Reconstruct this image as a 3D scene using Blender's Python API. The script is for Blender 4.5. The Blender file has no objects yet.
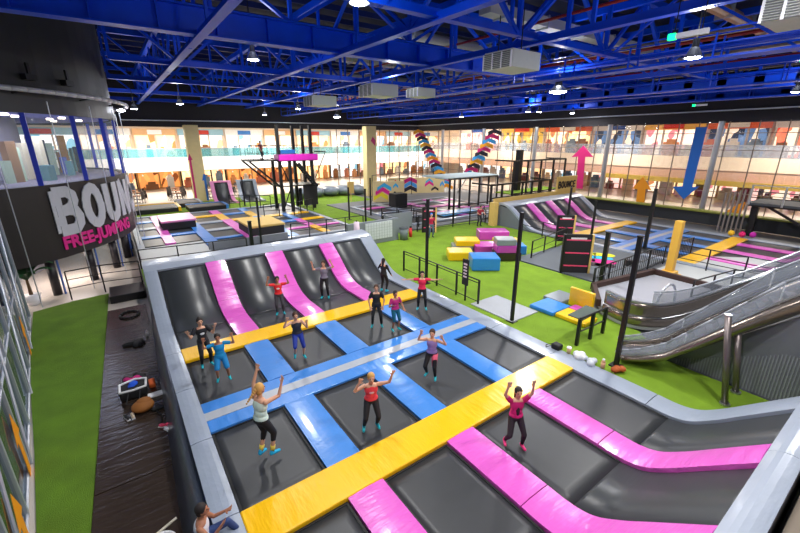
import bpy, bmesh, math, random
from mathutils import Vector, Matrix
R = math.radians
random.seed(7)
scn = bpy.context.scene
col = scn.collection

# ------------------------------------------------------------------ materials
def lin(c):
    return tuple(((v/255)/12.92 if v/255 <= .04045 else ((v/255+.055)/1.055)**2.4) for v in c)
MATS = {}
def mat(name, rgb, rough=.6, metal=0., emit=0., noise=0., nscale=5., bump=0., bscale=20., coat=0., spec=.5, bstretch=None, alpha=1., trans=0., bdist=.05):
    if name in MATS: return MATS[name]
    m = bpy.data.materials.new(name); m.use_nodes = True
    nt = m.node_tree; b = nt.nodes['Principled BSDF']
    c = lin(rgb)
    b.inputs['Base Color'].default_value = (*c, 1)
    b.inputs['Roughness'].default_value = rough
    b.inputs['Metallic'].default_value = metal
    b.inputs['Coat Weight'].default_value = coat
    b.inputs['Coat Roughness'].default_value = .12
    b.inputs['Specular IOR Level'].default_value = spec
    b.inputs['Transmission Weight'].default_value = trans
    b.inputs['Alpha'].default_value = alpha
    if emit:
        b.inputs['Emission Color'].default_value = (*c, 1); b.inputs['Emission Strength'].default_value = emit
    tc = nt.nodes.new('ShaderNodeTexCoord')
    if noise:
        n = nt.nodes.new('ShaderNodeTexNoise'); n.inputs['Scale'].default_value = nscale; n.inputs['Detail'].default_value = 5
        mx = nt.nodes.new('ShaderNodeMix'); mx.data_type = 'RGBA'
        mx.inputs[6].default_value = (*[max(0, v*(1-noise)) for v in c], 1); mx.inputs[7].default_value = (*[min(1, v*(1+noise)) for v in c], 1)
        nt.links.new(tc.outputs['Object'], n.inputs['Vector']); nt.links.new(n.outputs['Fac'], mx.inputs[0]); nt.links.new(mx.outputs[2], b.inputs['Base Color'])
    if bump:
        n2 = nt.nodes.new('ShaderNodeTexNoise'); n2.inputs['Scale'].default_value = bscale; n2.inputs['Detail'].default_value = 3
        bp_ = nt.nodes.new('ShaderNodeBump'); bp_.inputs['Strength'].default_value = bump; bp_.inputs['Distance'].default_value = bdist
        src = tc.outputs['Object']
        if bstretch:
            mp = nt.nodes.new('ShaderNodeMapping'); mp.inputs['Scale'].default_value = bstretch
            nt.links.new(src, mp.inputs['Vector']); src = mp.outputs['Vector']
        nt.links.new(src, n2.inputs['Vector']); nt.links.new(n2.outputs['Fac'], bp_.inputs['Height']); nt.links.new(bp_.outputs['Normal'], b.inputs['Normal'])
    MATS[name] = m
    return m
def vinyl(name, rgb, stretch=(1, 1, 1), bump=.34):
    return mat(name, rgb, rough=.32, noise=.06, nscale=2.5, bump=bump, bscale=2.6, coat=.3, bstretch=stretch, bdist=.05 if bump < .5 else .09)
yellow = vinyl('yellow_vinyl', (252, 192, 0), (2.0, .5, 1), .4)
blue = vinyl('blue_vinyl', (62, 132, 212), (.7, 1.6, 1))
bluex = vinyl('blue_vinyl_cross', (62, 132, 212), (1.8, .6, 1))
grey_stripe = vinyl('grey_stripe_vinyl', (168, 174, 182))
pink = vinyl('pink_vinyl', (224, 96, 198), (.4, 1.6, 1.6), .55)
pad_grey = vinyl('grey_vinyl', (150, 160, 176), (1, 1, 1))
pad_greyL = vinyl('grey_vinyl_long', (158, 167, 182), (.6, 1.8, 1))
skirt_m = vinyl('black_vinyl_skirt', (66, 74, 88), (1, 1, 1))
bed_m = mat('trampoline_mesh', (52, 54, 57), rough=.42, noise=.12, nscale=3.5, bump=.06, bscale=1.2, spec=.5)
bed_tilt = mat('trampoline_mesh_taut', (60, 63, 66), rough=.36, noise=.1, nscale=3, bump=.3, bscale=.6, spec=.5)
black_edge = mat('black_webbing', (16, 17, 19), rough=.6)
black_steel = mat('black_steel', (20, 20, 22), rough=.4, metal=.1)
black_mat = mat('black_floor_mat', (58, 47, 40), rough=.24, noise=.25, nscale=.9, bump=.5, bscale=1.6, bstretch=(.6, 3.5, 1))
turf_m = mat('lime_turf', (124, 160, 30), rough=.95, noise=.3, nscale=1.1, bump=.8, bscale=60)
turf_l = mat('deep_turf', (100, 138, 26), rough=.95, noise=.42, nscale=1.1, bump=.8, bscale=60)
floor_m = mat('grey_floor', (108, 110, 114), rough=.45, noise=.08, nscale=1)
floor_mall = mat('mall_floor', (214, 204, 192), rough=.25, noise=.06, nscale=.6)
deck_m = mat('dark_deck', (92, 98, 104), rough=.6, noise=.1, nscale=2)
plank_m = mat('pale_planks', (186, 190, 190), rough=.5, noise=.1, nscale=.8, bump=.4, bscale=6, bstretch=(.1, 4, 1))
blue_steel = mat('blue_painted_steel', (0, 74, 226), rough=.4, noise=.15, nscale=1.5, spec=.3)
blue_deck = mat('blue_roof_deck', (10, 20, 52), rough=.7, noise=.4, nscale=.8)
dark_band = mat('dark_band_paint', (44, 40, 46), rough=.7, noise=.12, nscale=.8)
cyl_black = mat('charcoal_cladding', (52, 52, 54), rough=.55, noise=.15, nscale=.8)
white_m = mat('white_paint', (236, 236, 238), rough=.5)
cream_m = mat('cream_paint', (232, 214, 190), rough=.5, noise=.04, nscale=1)
silver = mat('brushed_steel', (190, 192, 196), rough=.28, metal=.9, noise=.06, nscale=4)
alu = mat('aluminium', (200, 204, 212), rough=.35, metal=.6)
brass_clad = mat('polished_cladding', (150, 138, 128), rough=.22, metal=.85, noise=.1, nscale=2)
ply = mat('plywood', (222, 186, 104), rough=.6, noise=.1, nscale=3, bump=.1, bscale=8)
ply_pale = mat('pale_plywood', (228, 206, 150), rough=.6, noise=.08, nscale=3)
orange_m = mat('orange_paint', (246, 156, 20), rough=.5)
magenta_m = mat('magenta_paint', (206, 32, 112), rough=.45)
arrow_blue = mat('arrow_blue', (24, 108, 204), rough=.45)
foam_y = vinyl('foam_yellow', (246, 196, 20)); foam_b = vinyl('foam_blue', (44, 134, 214)); foam_m = vinyl('foam_magenta', (190, 62, 172)); foam_g = vinyl('foam_grey', (134, 142, 148)); foam_k = vinyl('foam_black', (44, 30, 32))
def glass(name, rgb, a, rough=.03):
    m = mat(name, rgb, rough=rough, alpha=a, spec=.6)
    return m
def sheer(name, rgb, fac, rough=.02):
    m = bpy.data.materials.new(name); m.use_nodes = True; nt = m.node_tree; nt.nodes.clear()
    o = nt.nodes.new('ShaderNodeOutputMaterial'); mx = nt.nodes.new('ShaderNodeMixShader'); tr = nt.nodes.new('ShaderNodeBsdfTransparent'); g = nt.nodes.new('ShaderNodeBsdfGlossy')
    g.inputs['Color'].default_value = (*lin(rgb), 1); g.inputs['Roughness'].default_value = rough; mx.inputs[0].default_value = fac
    nt.links.new(tr.outputs[0], mx.inputs[1]); nt.links.new(g.outputs[0], mx.inputs[2]); nt.links.new(mx.outputs[0], o.inputs['Surface']); return m
glass_clear = glass('clear_glass', (210, 225, 235), .12)
glass_hall = sheer('hall_glass', (230, 235, 240), .06)
glass_side = sheer('side_glass', (190, 205, 215), .62)
glass_teal = glass('teal_glass', (70, 160, 170), .55)
glass_esc = glass('escalator_glass', (170, 178, 190), .42)
teal = mat('teal_shoe', (0, 176, 190), rough=.6)
MC = {}
def plain(rgb, rough=.7, **k):
    key = 'paint_%d_%d_%d' % rgb
    return mat(key, rgb, rough=rough, noise=.06, nscale=6, **k)
def glow(name, rgb, e): return mat(name, rgb, rough=.6, emit=e)

# ------------------------------------------------------------------ mesh builder
class MB:
    def __init__(s): s.bm = bmesh.new()
    def box(s, c, size, rot=0., tilt=None):
        M = Matrix.Translation(c) @ Matrix.Rotation(rot, 4, 'Z')
        if tilt: M = M @ tilt
        M = M @ Matrix.Diagonal((*size, 1))
        bmesh.ops.create_cube(s.bm, size=1, matrix=M); return s
    def b(s, x0, x1, y0, y1, z0, z1): return s.box(((x0+x1)/2, (y0+y1)/2, (z0+z1)/2), (abs(x1-x0), abs(y1-y0), abs(z1-z0)))
    def bb(s, x0, x1, y0, y1, z0, z1, bev=.03, seg=2):
        r = bmesh.ops.create_cube(s.bm, size=1, matrix=Matrix.Translation(((x0+x1)/2, (y0+y1)/2, (z0+z1)/2)) @ Matrix.Diagonal((abs(x1-x0), abs(y1-y0), abs(z1-z0), 1)))
        es = list({e for v in r['verts'] for e in v.link_edges})
        bmesh.ops.bevel(s.bm, geom=es, offset=bev, segments=seg, affect='EDGES', profile=.5); return s
    def beam(s, p, q, w, h):
        p, q = Vector(p), Vector(q); d = q-p; L = d.length
        zx = d.normalized(); up = Vector((0, 0, 1)) if abs(zx.z) < .95 else Vector((1, 0, 0))
        y = up.cross(zx).normalized(); z = zx.cross(y)
        M = Matrix((zx, y, z)).transposed().to_4x4(); M.translation = (p+q)/2
        bmesh.ops.create_cube(s.bm, size=1, matrix=M @ Matrix.Diagonal((L, w, h, 1))); return s
    def cone(s, p, q, r1, r2, seg=10, cap=True):
        p, q = Vector(p), Vector(q); d = q-p
        M = d.to_track_quat('Z', 'Y').to_matrix().to_4x4(); M.translation = (p+q)/2
        bmesh.ops.create_cone(s.bm, cap_ends=cap, segments=seg, radius1=r1, radius2=r2, depth=d.length, matrix=M); return s
    def tube(s, p, q, r, seg=8): return s.cone(p, q, r, r, seg)
    def path(s, pts, r, seg=8):
        for a, b_ in zip(pts[:-1], pts[1:]): s.tube(a, b_, r, seg)
        return s
    def ball(s, c, r, sc=(1, 1, 1), rot=None, u=12, v=8):
        M = Matrix.Translation(c)
        if rot is not None: M = M @ rot
        bmesh.ops.create_uvsphere(s.bm, u_segments=u, v_segments=v, radius=r, matrix=M @ Matrix.Diagonal((*sc, 1))); return s
    def prism(s, poly, fn, t):   # poly 2D, fn(a,b,h)->xyz ; thickness t
        n = len(poly); A = [s.bm.verts.new(fn(a, b_, 0)) for a, b_ in poly]; B = [s.bm.verts.new(fn(a, b_, t)) for a, b_ in poly]
        s.bm.faces.new(A); s.bm.faces.new(B[::-1])
        for i in range(n): s.bm.faces.new((A[i], B[i], B[(i+1) % n], A[(i+1) % n]))
        return s
    def sheet(s, top, bot):      # two equal grids of points -> closed slab
        nr, nc = len(top), len(top[0])
        T = [[s.bm.verts.new(p) for p in r] for r in top]; B = [[s.bm.verts.new(p) for p in r] for r in bot]
        for i in range(nr-1):
            for j in range(nc-1):
                s.bm.faces.new((T[i][j], T[i][j+1], T[i+1][j+1], T[i+1][j])); s.bm.faces.new((B[i][j], B[i+1][j], B[i+1][j+1], B[i][j+1]))
        for i in range(nr-1):
            s.bm.faces.new((T[i][0], T[i+1][0], B[i+1][0], B[i][0])); s.bm.faces.new((T[i][-1], B[i][-1], B[i+1][-1], T[i+1][-1]))
        for j in range(nc-1):
            s.bm.faces.new((T[0][j], B[0][j], B[0][j+1], T[0][j+1])); s.bm.faces.new((T[-1][j], T[-1][j+1], B[-1][j+1], B[-1][j]))
        return s
    def build(s, name, m, parent=None, org=(0, 0, 0), smooth=False):
        bmesh.ops.recalc_face_normals(s.bm, faces=s.bm.faces)
        if any(org): bmesh.ops.translate(s.bm, verts=s.bm.verts, vec=-Vector(org))
        me = bpy.data.meshes.new(name); s.bm.to_mesh(me); s.bm.free()
        if smooth: me.polygons.foreach_set('use_smooth', [True]*len(me.polygons))
        me.materials.append(m); o = bpy.data.objects.new(name, me); col.objects.link(o)
        if parent is not None: o.parent = parent
        else: o.location = org
        return o
class Thing:
    def __init__(s, name, label, cat, loc=(0, 0, 0), group=None, kind=None):
        o = bpy.data.objects.new(name, None); col.objects.link(o); o.location = loc; o.empty_display_size = .2
        if kind: o['kind'] = kind
        if label: o['label'] = label
        if cat: o['category'] = cat
        if group: o['group'] = group
        s.o, s.loc = o, loc
    def part(s, name, mb, m, parent=None, smooth=False, label=None):
        o = mb.build(name, m, parent or s.o, s.loc, smooth)
        if label: o['label'] = label
        return o
def solo(name, mb, m, label, cat, group=None, smooth=False):
    mb.bm.verts.ensure_lookup_table(); vs = [v.co for v in mb.bm.verts]
    org = (sum(v.x for v in vs)/len(vs), sum(v.y for v in vs)/len(vs), min(v.z for v in vs))
    o = mb.build(name, m, None, org, smooth); o['label'] = label; o['category'] = cat
    if group: o['group'] = group
    return o
def struct(name, mb, m, parent=None, smooth=False):
    o = mb.build(name, m, parent, (0, 0, 0), smooth)
    if parent is None: o['kind'] = 'structure'
    return o
ORD = ['first', 'second', 'third', 'fourth', 'fifth', 'sixth', 'seventh', 'eighth', 'ninth', 'tenth', 'eleventh', 'twelfth', 'thirteenth', 'fourteenth', 'fifteenth', 'sixteenth', 'seventeenth', 'eighteenth', 'nineteenth', 'twentieth', 'twenty-first', 'twenty-second', 'twenty-third', 'twenty-fourth', 'twenty-fifth', 'twenty-sixth', 'twenty-seventh', 'twenty-eighth', 'twenty-ninth', 'thirtieth']
def text_mesh(body, size, extrude, bold=.0, shear=0):
    cu = bpy.data.curves.new('lettering', 'FONT'); cu.body = body; cu.size = size; cu.extrude = extrude; cu.offset = bold; cu.shear = shear; cu.align_x = 'LEFT'
    o = bpy.data.objects.new('lettering', cu); col.objects.link(o); dg = bpy.context.evaluated_depsgraph_get(); dg.update()
    me = bpy.data.meshes.new_from_object(o.evaluated_get(dg)); bpy.data.objects.remove(o); bpy.data.curves.remove(cu); return me

plain_late = mat('beige_screed', (150, 136, 120), rough=.6, noise=.1, nscale=1)
SL = {'B': [[(.2, .2), (.2, 1.8)], [(.2, 1.8), (.7, 1.8), (.95, 1.62), (.98, 1.4), (.85, 1.15), (.6, 1.05)], [(.6, 1.05), (.95, .95), (1.08, .7), (1.05, .42), (.82, .2), (.2, .2)], [(.2, 1.03), (.65, 1.03)]],
 'O': [[(.62+.44*math.cos(a*math.pi/8), 1+.8*math.sin(a*math.pi/8)) for a in range(17)]],
 'U': [[(.2, 1.8), (.2, .65), (.3, .35), (.6, .2), (.9, .35), (1.0, .65), (1.0, 1.8)]],
 'N': [[(.2, .2), (.2, 1.8)], [(.2, 1.8), (1.0, .2)], [(1.0, .2), (1.0, 1.8)]],
 'C': [[(1.05, 1.5), (.85, 1.75), (.62, 1.8), (.32, 1.62), (.2, 1.3), (.2, .7), (.32, .38), (.62, .2), (.85, .25), (1.05, .5)]],
 'E': [[(.95, .2), (.2, .2), (.2, 1.8), (.95, 1.8)], [(.2, 1.0), (.85, 1.0)]]}
def stroke_letters(word, sc, wd, fn, t, gap=1.42):
    # heavy lettering laid out in (a, b); fn(a, b, h) places it on its board; one mesh per letter
    out = []
    for i, ch in enumerate(word):
        mb = MB(); ox = i*gap
        for st in SL[ch]:
            fine = [st[0]]
            for p, q in zip(st[:-1], st[1:]):
                n = max(1, int(math.hypot(q[0]-p[0], q[1]-p[1])/.2)); fine += [(p[0]+(q[0]-p[0])*k/n, p[1]+(q[1]-p[1])*k/n) for k in range(1, n+1)]
            for p, q in zip(fine[:-1], fine[1:]):
                dx, dy = q[0]-p[0], q[1]-p[1]; L = math.hypot(dx, dy); ux, uy = dx/L*wd*.35, dy/L*wd*.35; nx, ny = -dy/L*wd, dx/L*wd
                mb.prism([((a+ox)*sc, b_*sc) for a, b_ in [(p[0]-ux+nx, p[1]-uy+ny), (p[0]-ux-nx, p[1]-uy-ny), (q[0]+ux-nx, q[1]+uy-ny), (q[0]+ux+nx, q[1]+uy+ny)]], lambda a, b_, h, e=len(mb.bm.faces)//6*.0012: fn(a, b_, h+e), t)
        out.append(mb)
    return out
# ------------------------------------------------------------------ camera
cam = bpy.data.cameras.new('camera'); cam.lens = 392/800*36; cam.sensor_width = 36; cam.clip_end = 400
co = bpy.data.objects.new('camera', cam); col.objects.link(co); scn.camera = co
yaw, pit, rol = R(35.68), R(17.97), R(-.08)
f = Vector((math.sin(yaw)*math.cos(pit), math.cos(yaw)*math.cos(pit), -math.sin(pit)))
r_ = f.cross(Vector((0, 0, 1))).normalized(); u_ = r_.cross(f)
r2 = r_*math.cos(rol)+u_*math.sin(rol); u2 = -r_*math.sin(rol)+u_*math.cos(rol)
M = Matrix((r2, u2, -f)).transposed().to_4x4(); M.translation = (-.805, -6.322, 6.763); co.matrix_world = M

# ------------------------------------------------------------------ setting: floors, walls, ceiling
struct('floor', MB().b(-.45, 39.9, -14, 45.4, -1.3, -.12), floor_m)
struct('floor_walkway', MB().b(-.45, 12.4, -14, -6.12, -.12, 1.15), plain_late)
struct('floor_left', MB().b(-30, -.45, -14, 60, -1.5, -1.02), floor_mall)
struct('floor_mall_right', MB().b(40.1, 75, -30, 75, -.6, -.05), floor_mall)
struct('floor_mall_back', MB().b(-.4, 40.1, 45.6, 75, -.6, -.05), floor_mall)
struct('ceiling', MB().b(-30, 75, -30, 75, 14.2, 14.6), blue_deck)
# dark band over the glazing
struct('wall_back_band', MB().b(-8, 40.6, 45.4, 46, 8.1, 14.2), dark_band)
struct('wall_right_band', MB().b(40, 40.6, -16, 46, 8.0, 14.2), dark_band)
solo('wall_cable', MB().path([(1.0, 45.2, 8.72), (14, 45.25, 8.8), (39.7, 45.2, 8.8), (39.75, 24, 8.85), (39.75, -14, 9.0)], .06, 6), alu, 'long pale cable run along the dark band above the glazing', 'cable')
# glass wall of the hall
ys = [-12.2, -10.4, -8.6, -6.8, -5.0, -3.2, -1.6, .1, 1.74, 3.44, 5.31, 7.36, 8.84, 10.51, 12.41, 14.17, 16.1, 18, 19.9, 21.7, 23.8, 26.5, 28.9, 31.2, 33.5, 35.8, 38.1, 40.5, 43, 45.3]
w = Thing('window_1', None, None, (40, 0, 0), kind='structure')
w.part('pane', MB().b(39.98, 40.02, -14, 45.4, 0, 8.1), glass_hall)
mb = MB()
for y in ys: mb.b(39.9, 40.0, y-.03, y+.03, 0, 8.1)
w.part('mullion', mb, plain((120, 104, 92), .4))
mb = MB()
for z in (.5, 2.55, 4.2, 5.9, 7.2): mb.b(39.92, 40, -14, 45.4, z-.025, z+.025)
w.part('transom', mb, plain((150, 128, 112), .4))
w2 = Thing('window_2', None, None, (32, 45.6, 0), kind='structure')
w2.part('pane', MB().b(25.5, 39.9, 45.58, 45.62, 0, 8.1), glass_hall)
mb = MB()
for i in range(9): x = 25.6+i*1.78; mb.b(x-.04, x+.04, 45.5, 45.6, 0, 8.1)
w2.part('mullion', mb, plain((120, 104, 92), .4))
mb = MB()
for z in (2.6, 4.3, 6.1): mb.b(25.5, 39.9, 45.52, 45.58, z-.03, z+.03)
w2.part('transom', mb, plain((150, 128, 112), .4))
# round steel columns behind the glass
for i, y in enumerate((-3.0, 5.7, 14.6, 23.0, 31.0, 39.0)):
    solo('column', MB().cone((39.45, y, 0), (39.45, y, 8.1), .22, .22, 16), silver, 'round steel column inside the glass wall, %s from the right' % ORD[i], 'column', 'steel columns along the glass wall')
# low dark wall at the foot of the glass behind the right court
struct('wall_right_base', MB().b(38.6, 39.2, -9, 19, 0, 1.0), plain((40, 42, 46)))
struct('trim_1', MB().b(38.3, 39.3, -9, 20, 1.0, 1.1), plain((128, 132, 46)))

# ------------------------------------------------------------------ mall gallery beyond
def shop_glow(name, rgb, e, rgb2=None, scale=2.):
    m = mat(name, rgb, rough=.6, emit=e)
    nt = m.node_tree; b = nt.nodes['Principled BSDF']; tc = nt.nodes['Texture Coordinate']
    v = nt.nodes.new('ShaderNodeTexVoronoi'); v.inputs['Scale'].default_value = scale
    mp = nt.nodes.new('ShaderNodeMapping'); mp.inputs['Scale'].default_value = (1, 1, .6)
    r = nt.nodes.new('ShaderNodeValToRGB'); cr = r.color_ramp; cr.interpolation = 'CONSTANT'
    c0 = lin(rgb); c1 = lin(rgb2 or tuple(v//2 for v in rgb))
    cr.elements[0].color = (*c0, 1); cr.elements[1].position = .45; cr.elements[1].color = (*c1, 1)
    e2 = cr.elements.new(.62); e2.color = (*[min(1, x*1.3) for x in c0], 1); e3 = cr.elements.new(.8); e3.color = (*lin((250, 236, 210)), 1)
    nt.links.new(tc.outputs['Object'], mp.inputs['Vector']); nt.links.new(mp.outputs['Vector'], v.inputs['Vector'])
    sx = nt.nodes.new('ShaderNodeSeparateColor'); nt.links.new(v.outputs['Color'], sx.inputs['Color']); nt.links.new(sx.outputs[0], r.inputs['Fac'])
    nt.links.new(r.outputs['Color'], b.inputs['Emission Color']); nt.links.new(r.outputs['Color'], b.inputs['Base Color'])
    return m
sg_orange = shop_glow('shop_orange', (226, 150, 80), .8, (120, 60, 20), 1.6)
sg_warm = shop_glow('shop_warm', (250, 214, 160), 1.1, (190, 120, 70), 1.4)
sg_white = shop_glow('shop_white', (240, 240, 240), 1.1, (120, 170, 190), 1.2)
sg_pale = shop_glow('shop_pale', (240, 222, 206), 1.1, (226, 176, 130), 1.3)
sg_red = shop_glow('shop_red', (230, 120, 90), .9, (200, 50, 40), 1.3)
sg_pink = shop_glow('shop_pink', (246, 206, 196), 1.0, (206, 120, 130), 1.4)
sg_blue = shop_glow('shop_blue', (90, 120, 160), .6, (40, 50, 70), 1.6)
sg_olive = shop_glow('shop_olive', (196, 160, 60), .7, (70, 60, 40), 1.2)
lamp_w = glow('downlight_glow', (255, 240, 215), 6.0)
# back gallery
struct('wall_mall_back', MB().b(-12, 75, 62, 62.5, -.5, 12), cream_m)
struct('wall_mall_right', MB().b(58, 58.5, -32, 62, -.5, 12), cream_m)
struct('ceiling_mall_back', MB().b(-12, 58, 46, 62, 9.3, 9.6), white_m)
struct('ceiling_mall_right', MB().b(40.6, 58, -32, 46, 9.3, 9.6), white_m)
struct('floor_gallery_back', MB().b(-12, 58, 56.0, 62, 2.9, 4.2), white_m)
struct('floor_gallery_right', MB().b(50, 58, -32, 56, 3.0, 4.7), plain((226, 200, 174), .5))
struct('trim_2', MB().b(-12, 50, 55.7, 56.0, 2.7, 4.5), plain((240, 240, 242)))
struct('trim_3', MB().b(49.7, 50, -32, 55.8, 3.7, 5.0), plain((236, 216, 192)))
struct('trim_4', MB().b(49.75, 50, -32, 55.8, 2.7, 3.7), plain((204, 164, 140)))
struct('trim_5', MB().b(49.4, 50, -32, 20, 2.2, 2.7), plain((178, 150, 60)))
for nm, a in (('gallery_balustrade', (MB().b(-12, 49.6, 55.8, 55.86, 4.5, 5.6), MB().b(-12, 49.6, 55.78, 55.88, 5.6, 5.68), 'teal glass balustrade of the white gallery at the back')), ('gallery_balustrade', (MB().b(49.8, 49.86, -32, 55.6, 5.0, 6.1), MB().b(49.78, 49.88, -32, 55.6, 6.1, 6.18), 'glass balustrade of the beige gallery behind the glass wall'))):
    t = Thing(nm, a[2], 'balustrade', (0, 0, 0)); t.part('glass_panel', a[0], glass_teal if 'teal' in a[2] else glass_esc); t.part('handrail', a[1], alu)
def shop(axis, p0, p1, z0, h, m, frame, sign, signc, label, depth=61.7, col_items=None, seed=0):
    rnd = random.Random(seed)
    def P(a, d, z): return (a, d, z) if axis == 'y' else (d, a, z)
    def bx(mb, a0, a1, d0, d1, z0_, z1_):
        if axis == 'y': mb.b(a0, a1, d0, d1, z0_, z1_)
        else: mb.b(d0, d1, a0, a1, z0_, z1_)
        return mb
    t = Thing('shop_front', label, 'shop front', P((p0+p1)/2, depth, z0), 'shops of the mall beyond the hall')
    t.part('lit_window', bx(MB(), p0+.15, p1-.15, depth-.1, depth, z0, z0+h*.78), m)
    fm = MB()
    n = max(1, round((p1-p0)/2.2))
    for i in range(n+1):
        a = p0+.12+(p1-p0-.24)*i/n; bx(fm, a-.1, a+.1, depth-.3, depth, z0, z0+h)
    bx(fm, p0+.03, p1-.03, depth-.3, depth, z0, z0+.12)
    t.part('frame', fm, frame)
    t.part('fascia', bx(MB(), p0+.03, p1-.03, depth-.4, depth-.05, z0+h*.78, z0+h), sign)
    if signc:
        t.part('sign_panel', bx(MB(), (p0*2+p1)/3, (p0+2*p1)/3, depth-.5, depth-.4, z0+h*.81, z0+h*.96), signc)
    cols = col_items or [(150, 100, 60), (220, 150, 90), (240, 235, 225), (120, 140, 160), (210, 120, 90)]
    for i in range(n):
        a = p0+(p1-p0)*(i+.5)/n+rnd.uniform(-.3, .3); w_ = rnd.uniform(.35, .8); hh = rnd.uniform(.6, 1.8)
        d = MB(); bx(d, a-w_, a+w_, depth-1.1, depth-.5, z0, z0+hh); bx(d, a-w_*.6, a+w_*.6, depth-1.0, depth-.6, z0+hh, z0+hh+.35)
        t.part('display_stand', d, plain(rnd.choice(cols)))
dk = plain((70, 48, 36)); tan = plain((206, 160, 96))
specs = [(-11, -4, sg_orange), (-4, 2, sg_warm), (2, 7.5, sg_orange), (7.5, 14, sg_warm), (14, 20, sg_orange), (20, 25.5, sg_orange), (25.5, 32, sg_warm), (32, 38, sg_white), (38, 44, sg_pink), (44, 50, sg_warm), (50, 57.8, sg_white)]
for i, (a, b_, m) in enumerate(specs):
    shop('y', a, b_, 0, 2.9, m, dk if i % 2 else tan, plain([(226, 150, 40), (214, 176, 120), (240, 190, 40), (190, 120, 60)][i % 4]), plain([(255, 200, 40), (250, 250, 250), (60, 40, 30)][i % 3]), 'lit ground floor shop front under the back gallery, %s from the round building' % ORD[i], seed=i)
    m2 = [sg_white, sg_pale, sg_warm, sg_pale][(i*3) % 4]
    shop('y', a+.5, b_+.3, 4.25, 4.0, m2, plain((220, 200, 180)), plain([(160, 200, 216), (240, 236, 230), (230, 180, 130)][i % 3]), plain([(200, 60, 50), (60, 120, 190), (240, 240, 240)][i % 3]), 'lit upper shop front on the back gallery, %s from the round building' % ORD[i], seed=i+50)
specs = [(-31, -20, sg_olive), (-20, -12, sg_warm), (-12, -6, sg_olive), (-6, 0, sg_olive), (0, 6, sg_pink), (6, 12, sg_pink), (12, 19, sg_warm), (19, 26, sg_pink), (26, 34, sg_white), (34, 43, sg_warm), (43, 54, sg_white)]
for i, (a, b_, m) in enumerate(specs):
    shop('x', a, b_, 0, 2.9, m, plain((150, 110, 90)), plain([(226, 196, 150), (206, 170, 60), (150, 60, 50)][i % 3]), None, 'lit ground floor shop front beyond the glass wall, %s from the escalator end' % ORD[i], depth=57.7, seed=i+100, col_items=[(120, 50, 46), (200, 190, 180), (90, 110, 140), (226, 190, 150)])
    m2 = [sg_blue, sg_warm, sg_olive, sg_pink, sg_red, sg_blue, sg_pink][i % 7]
    shop('x', a+.5, b_+.3, 4.75, 4.0, m2, plain((206, 196, 190)), plain([(240, 190, 90), (226, 220, 214), (236, 110, 70)][i % 3]), plain([(214, 50, 40), (40, 80, 160), (250, 246, 240)][i % 3]), 'lit upper shop front beyond the glass wall, %s from the escalator end' % ORD[i], depth=57.7, seed=i+150)
# downlights under the beige gallery and in the mall ceiling
for i in range(9):
    y = -9+i*5.2; t = Thing('downlight', 'round downlight under the beige gallery, %s from the escalator end' % ORD[i], 'downlight', (51.2, y, 2.9), 'downlights under the beige gallery')
    t.part('trim_ring', MB().cone((51.2, y, 2.9), (51.2, y, 2.99), .34, .34, 16), white_m); t.part('lens', MB().cone((51.2, y, 2.86), (51.2, y, 2.9), .26, .26, 16), lamp_w)
def area(name, loc, size, power, colr, parent=None, rot=None, sy=None, spread=None):
    l = bpy.data.lights.new(name, 'AREA'); l.energy = power; l.color = colr; l.size = size
    if sy: l.shape = 'RECTANGLE'; l.size_y = sy
    if spread: l.spread = spread
    o = bpy.data.objects.new(name, l); col.objects.link(o); o.location = loc
    if rot: o.rotation_euler = rot
    if parent: o.parent = parent; o.location = Vector(loc)-parent.location
    return o
for i, (x, y) in enumerate([(4, 52), (20, 52), (36, 52), (50, 48), (47, 34), (47, 18), (47, 2), (47, -14)]):
    t = Thing('mall_light_panel', 'square light panel in the mall ceiling, %s along the galleries' % ORD[i], 'light panel', (x, y, 9.2), 'light panels in the mall ceiling')
    t.part('panel', MB().b(x-1.2, x+1.2, y-1.2, y+1.2, 9.18, 9.28), glow('panel_glow', (255, 244, 228), 3))
    area('mall_lamp', (x, y, 9.15), 3.0, 1900 if i < 4 else 850, (1, .93, .84), t.o)

# cafe tables on the mall floor
rnd = random.Random(31); wood = plain((120, 74, 44)); dkf = plain((60, 50, 48))
CT = [(x+rnd.uniform(-.5, .5), y+rnd.uniform(-.3, .3)) for y in (47.4, 50.4, 53.4) for x in (1.5, 5.2, 8.9, 12.6)]
for i, (x, y) in enumerate(CT):
    t = Thing('cafe_table', 'brown cafe table on the mall floor behind striped pillar, %s row, %s along' % (ORD[i//4], ORD[i % 4]), 'table', (x, y, -.05), 'cafe tables beyond the back wall')
    t.part('tabletop', MB().cone((x, y, .7), (x, y, .75), .5, .5, 16), wood); t.part('pedestal', MB().tube((x, y, -.05), (x, y, .7), .05, 8), dkf); t.part('foot', MB().cone((x, y, -.05), (x, y, -.01), .28, .28, 14), dkf)
    for k, a in enumerate((.4, 2.2, 3.6, 5.3)):
        cx, cy = x+.85*math.cos(a), y+.85*math.sin(a); u = Vector((math.cos(a), math.sin(a), 0)); v = Vector((-u.y, u.x, 0)); c = Vector((cx, cy, 0))
        q = Thing('cafe_chair', 'dark cafe chair at a cafe table, table row %s, table %s, seat %s' % (ORD[i//4], ORD[i % 4], ORD[k]), 'chair', (cx, cy, -.05), 'chairs at the cafe tables')
        q.part('seat', MB().box((cx, cy, .42), (.42, .42, .05), a), dkf); q.part('backrest', MB().box(tuple(c+u*.2+Vector((0, 0, .68))), (.04, .42, .45), a), dkf)
        for su, sv in ((-1, -1), (-1, 1), (1, -1), (1, 1)): q.part('leg', MB().tube(tuple(c+u*.18*su+v*.18*sv+Vector((0, 0, -.05))), tuple(c+u*.18*su+v*.18*sv+Vector((0, 0, .4))), .02, 5), dkf)
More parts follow.
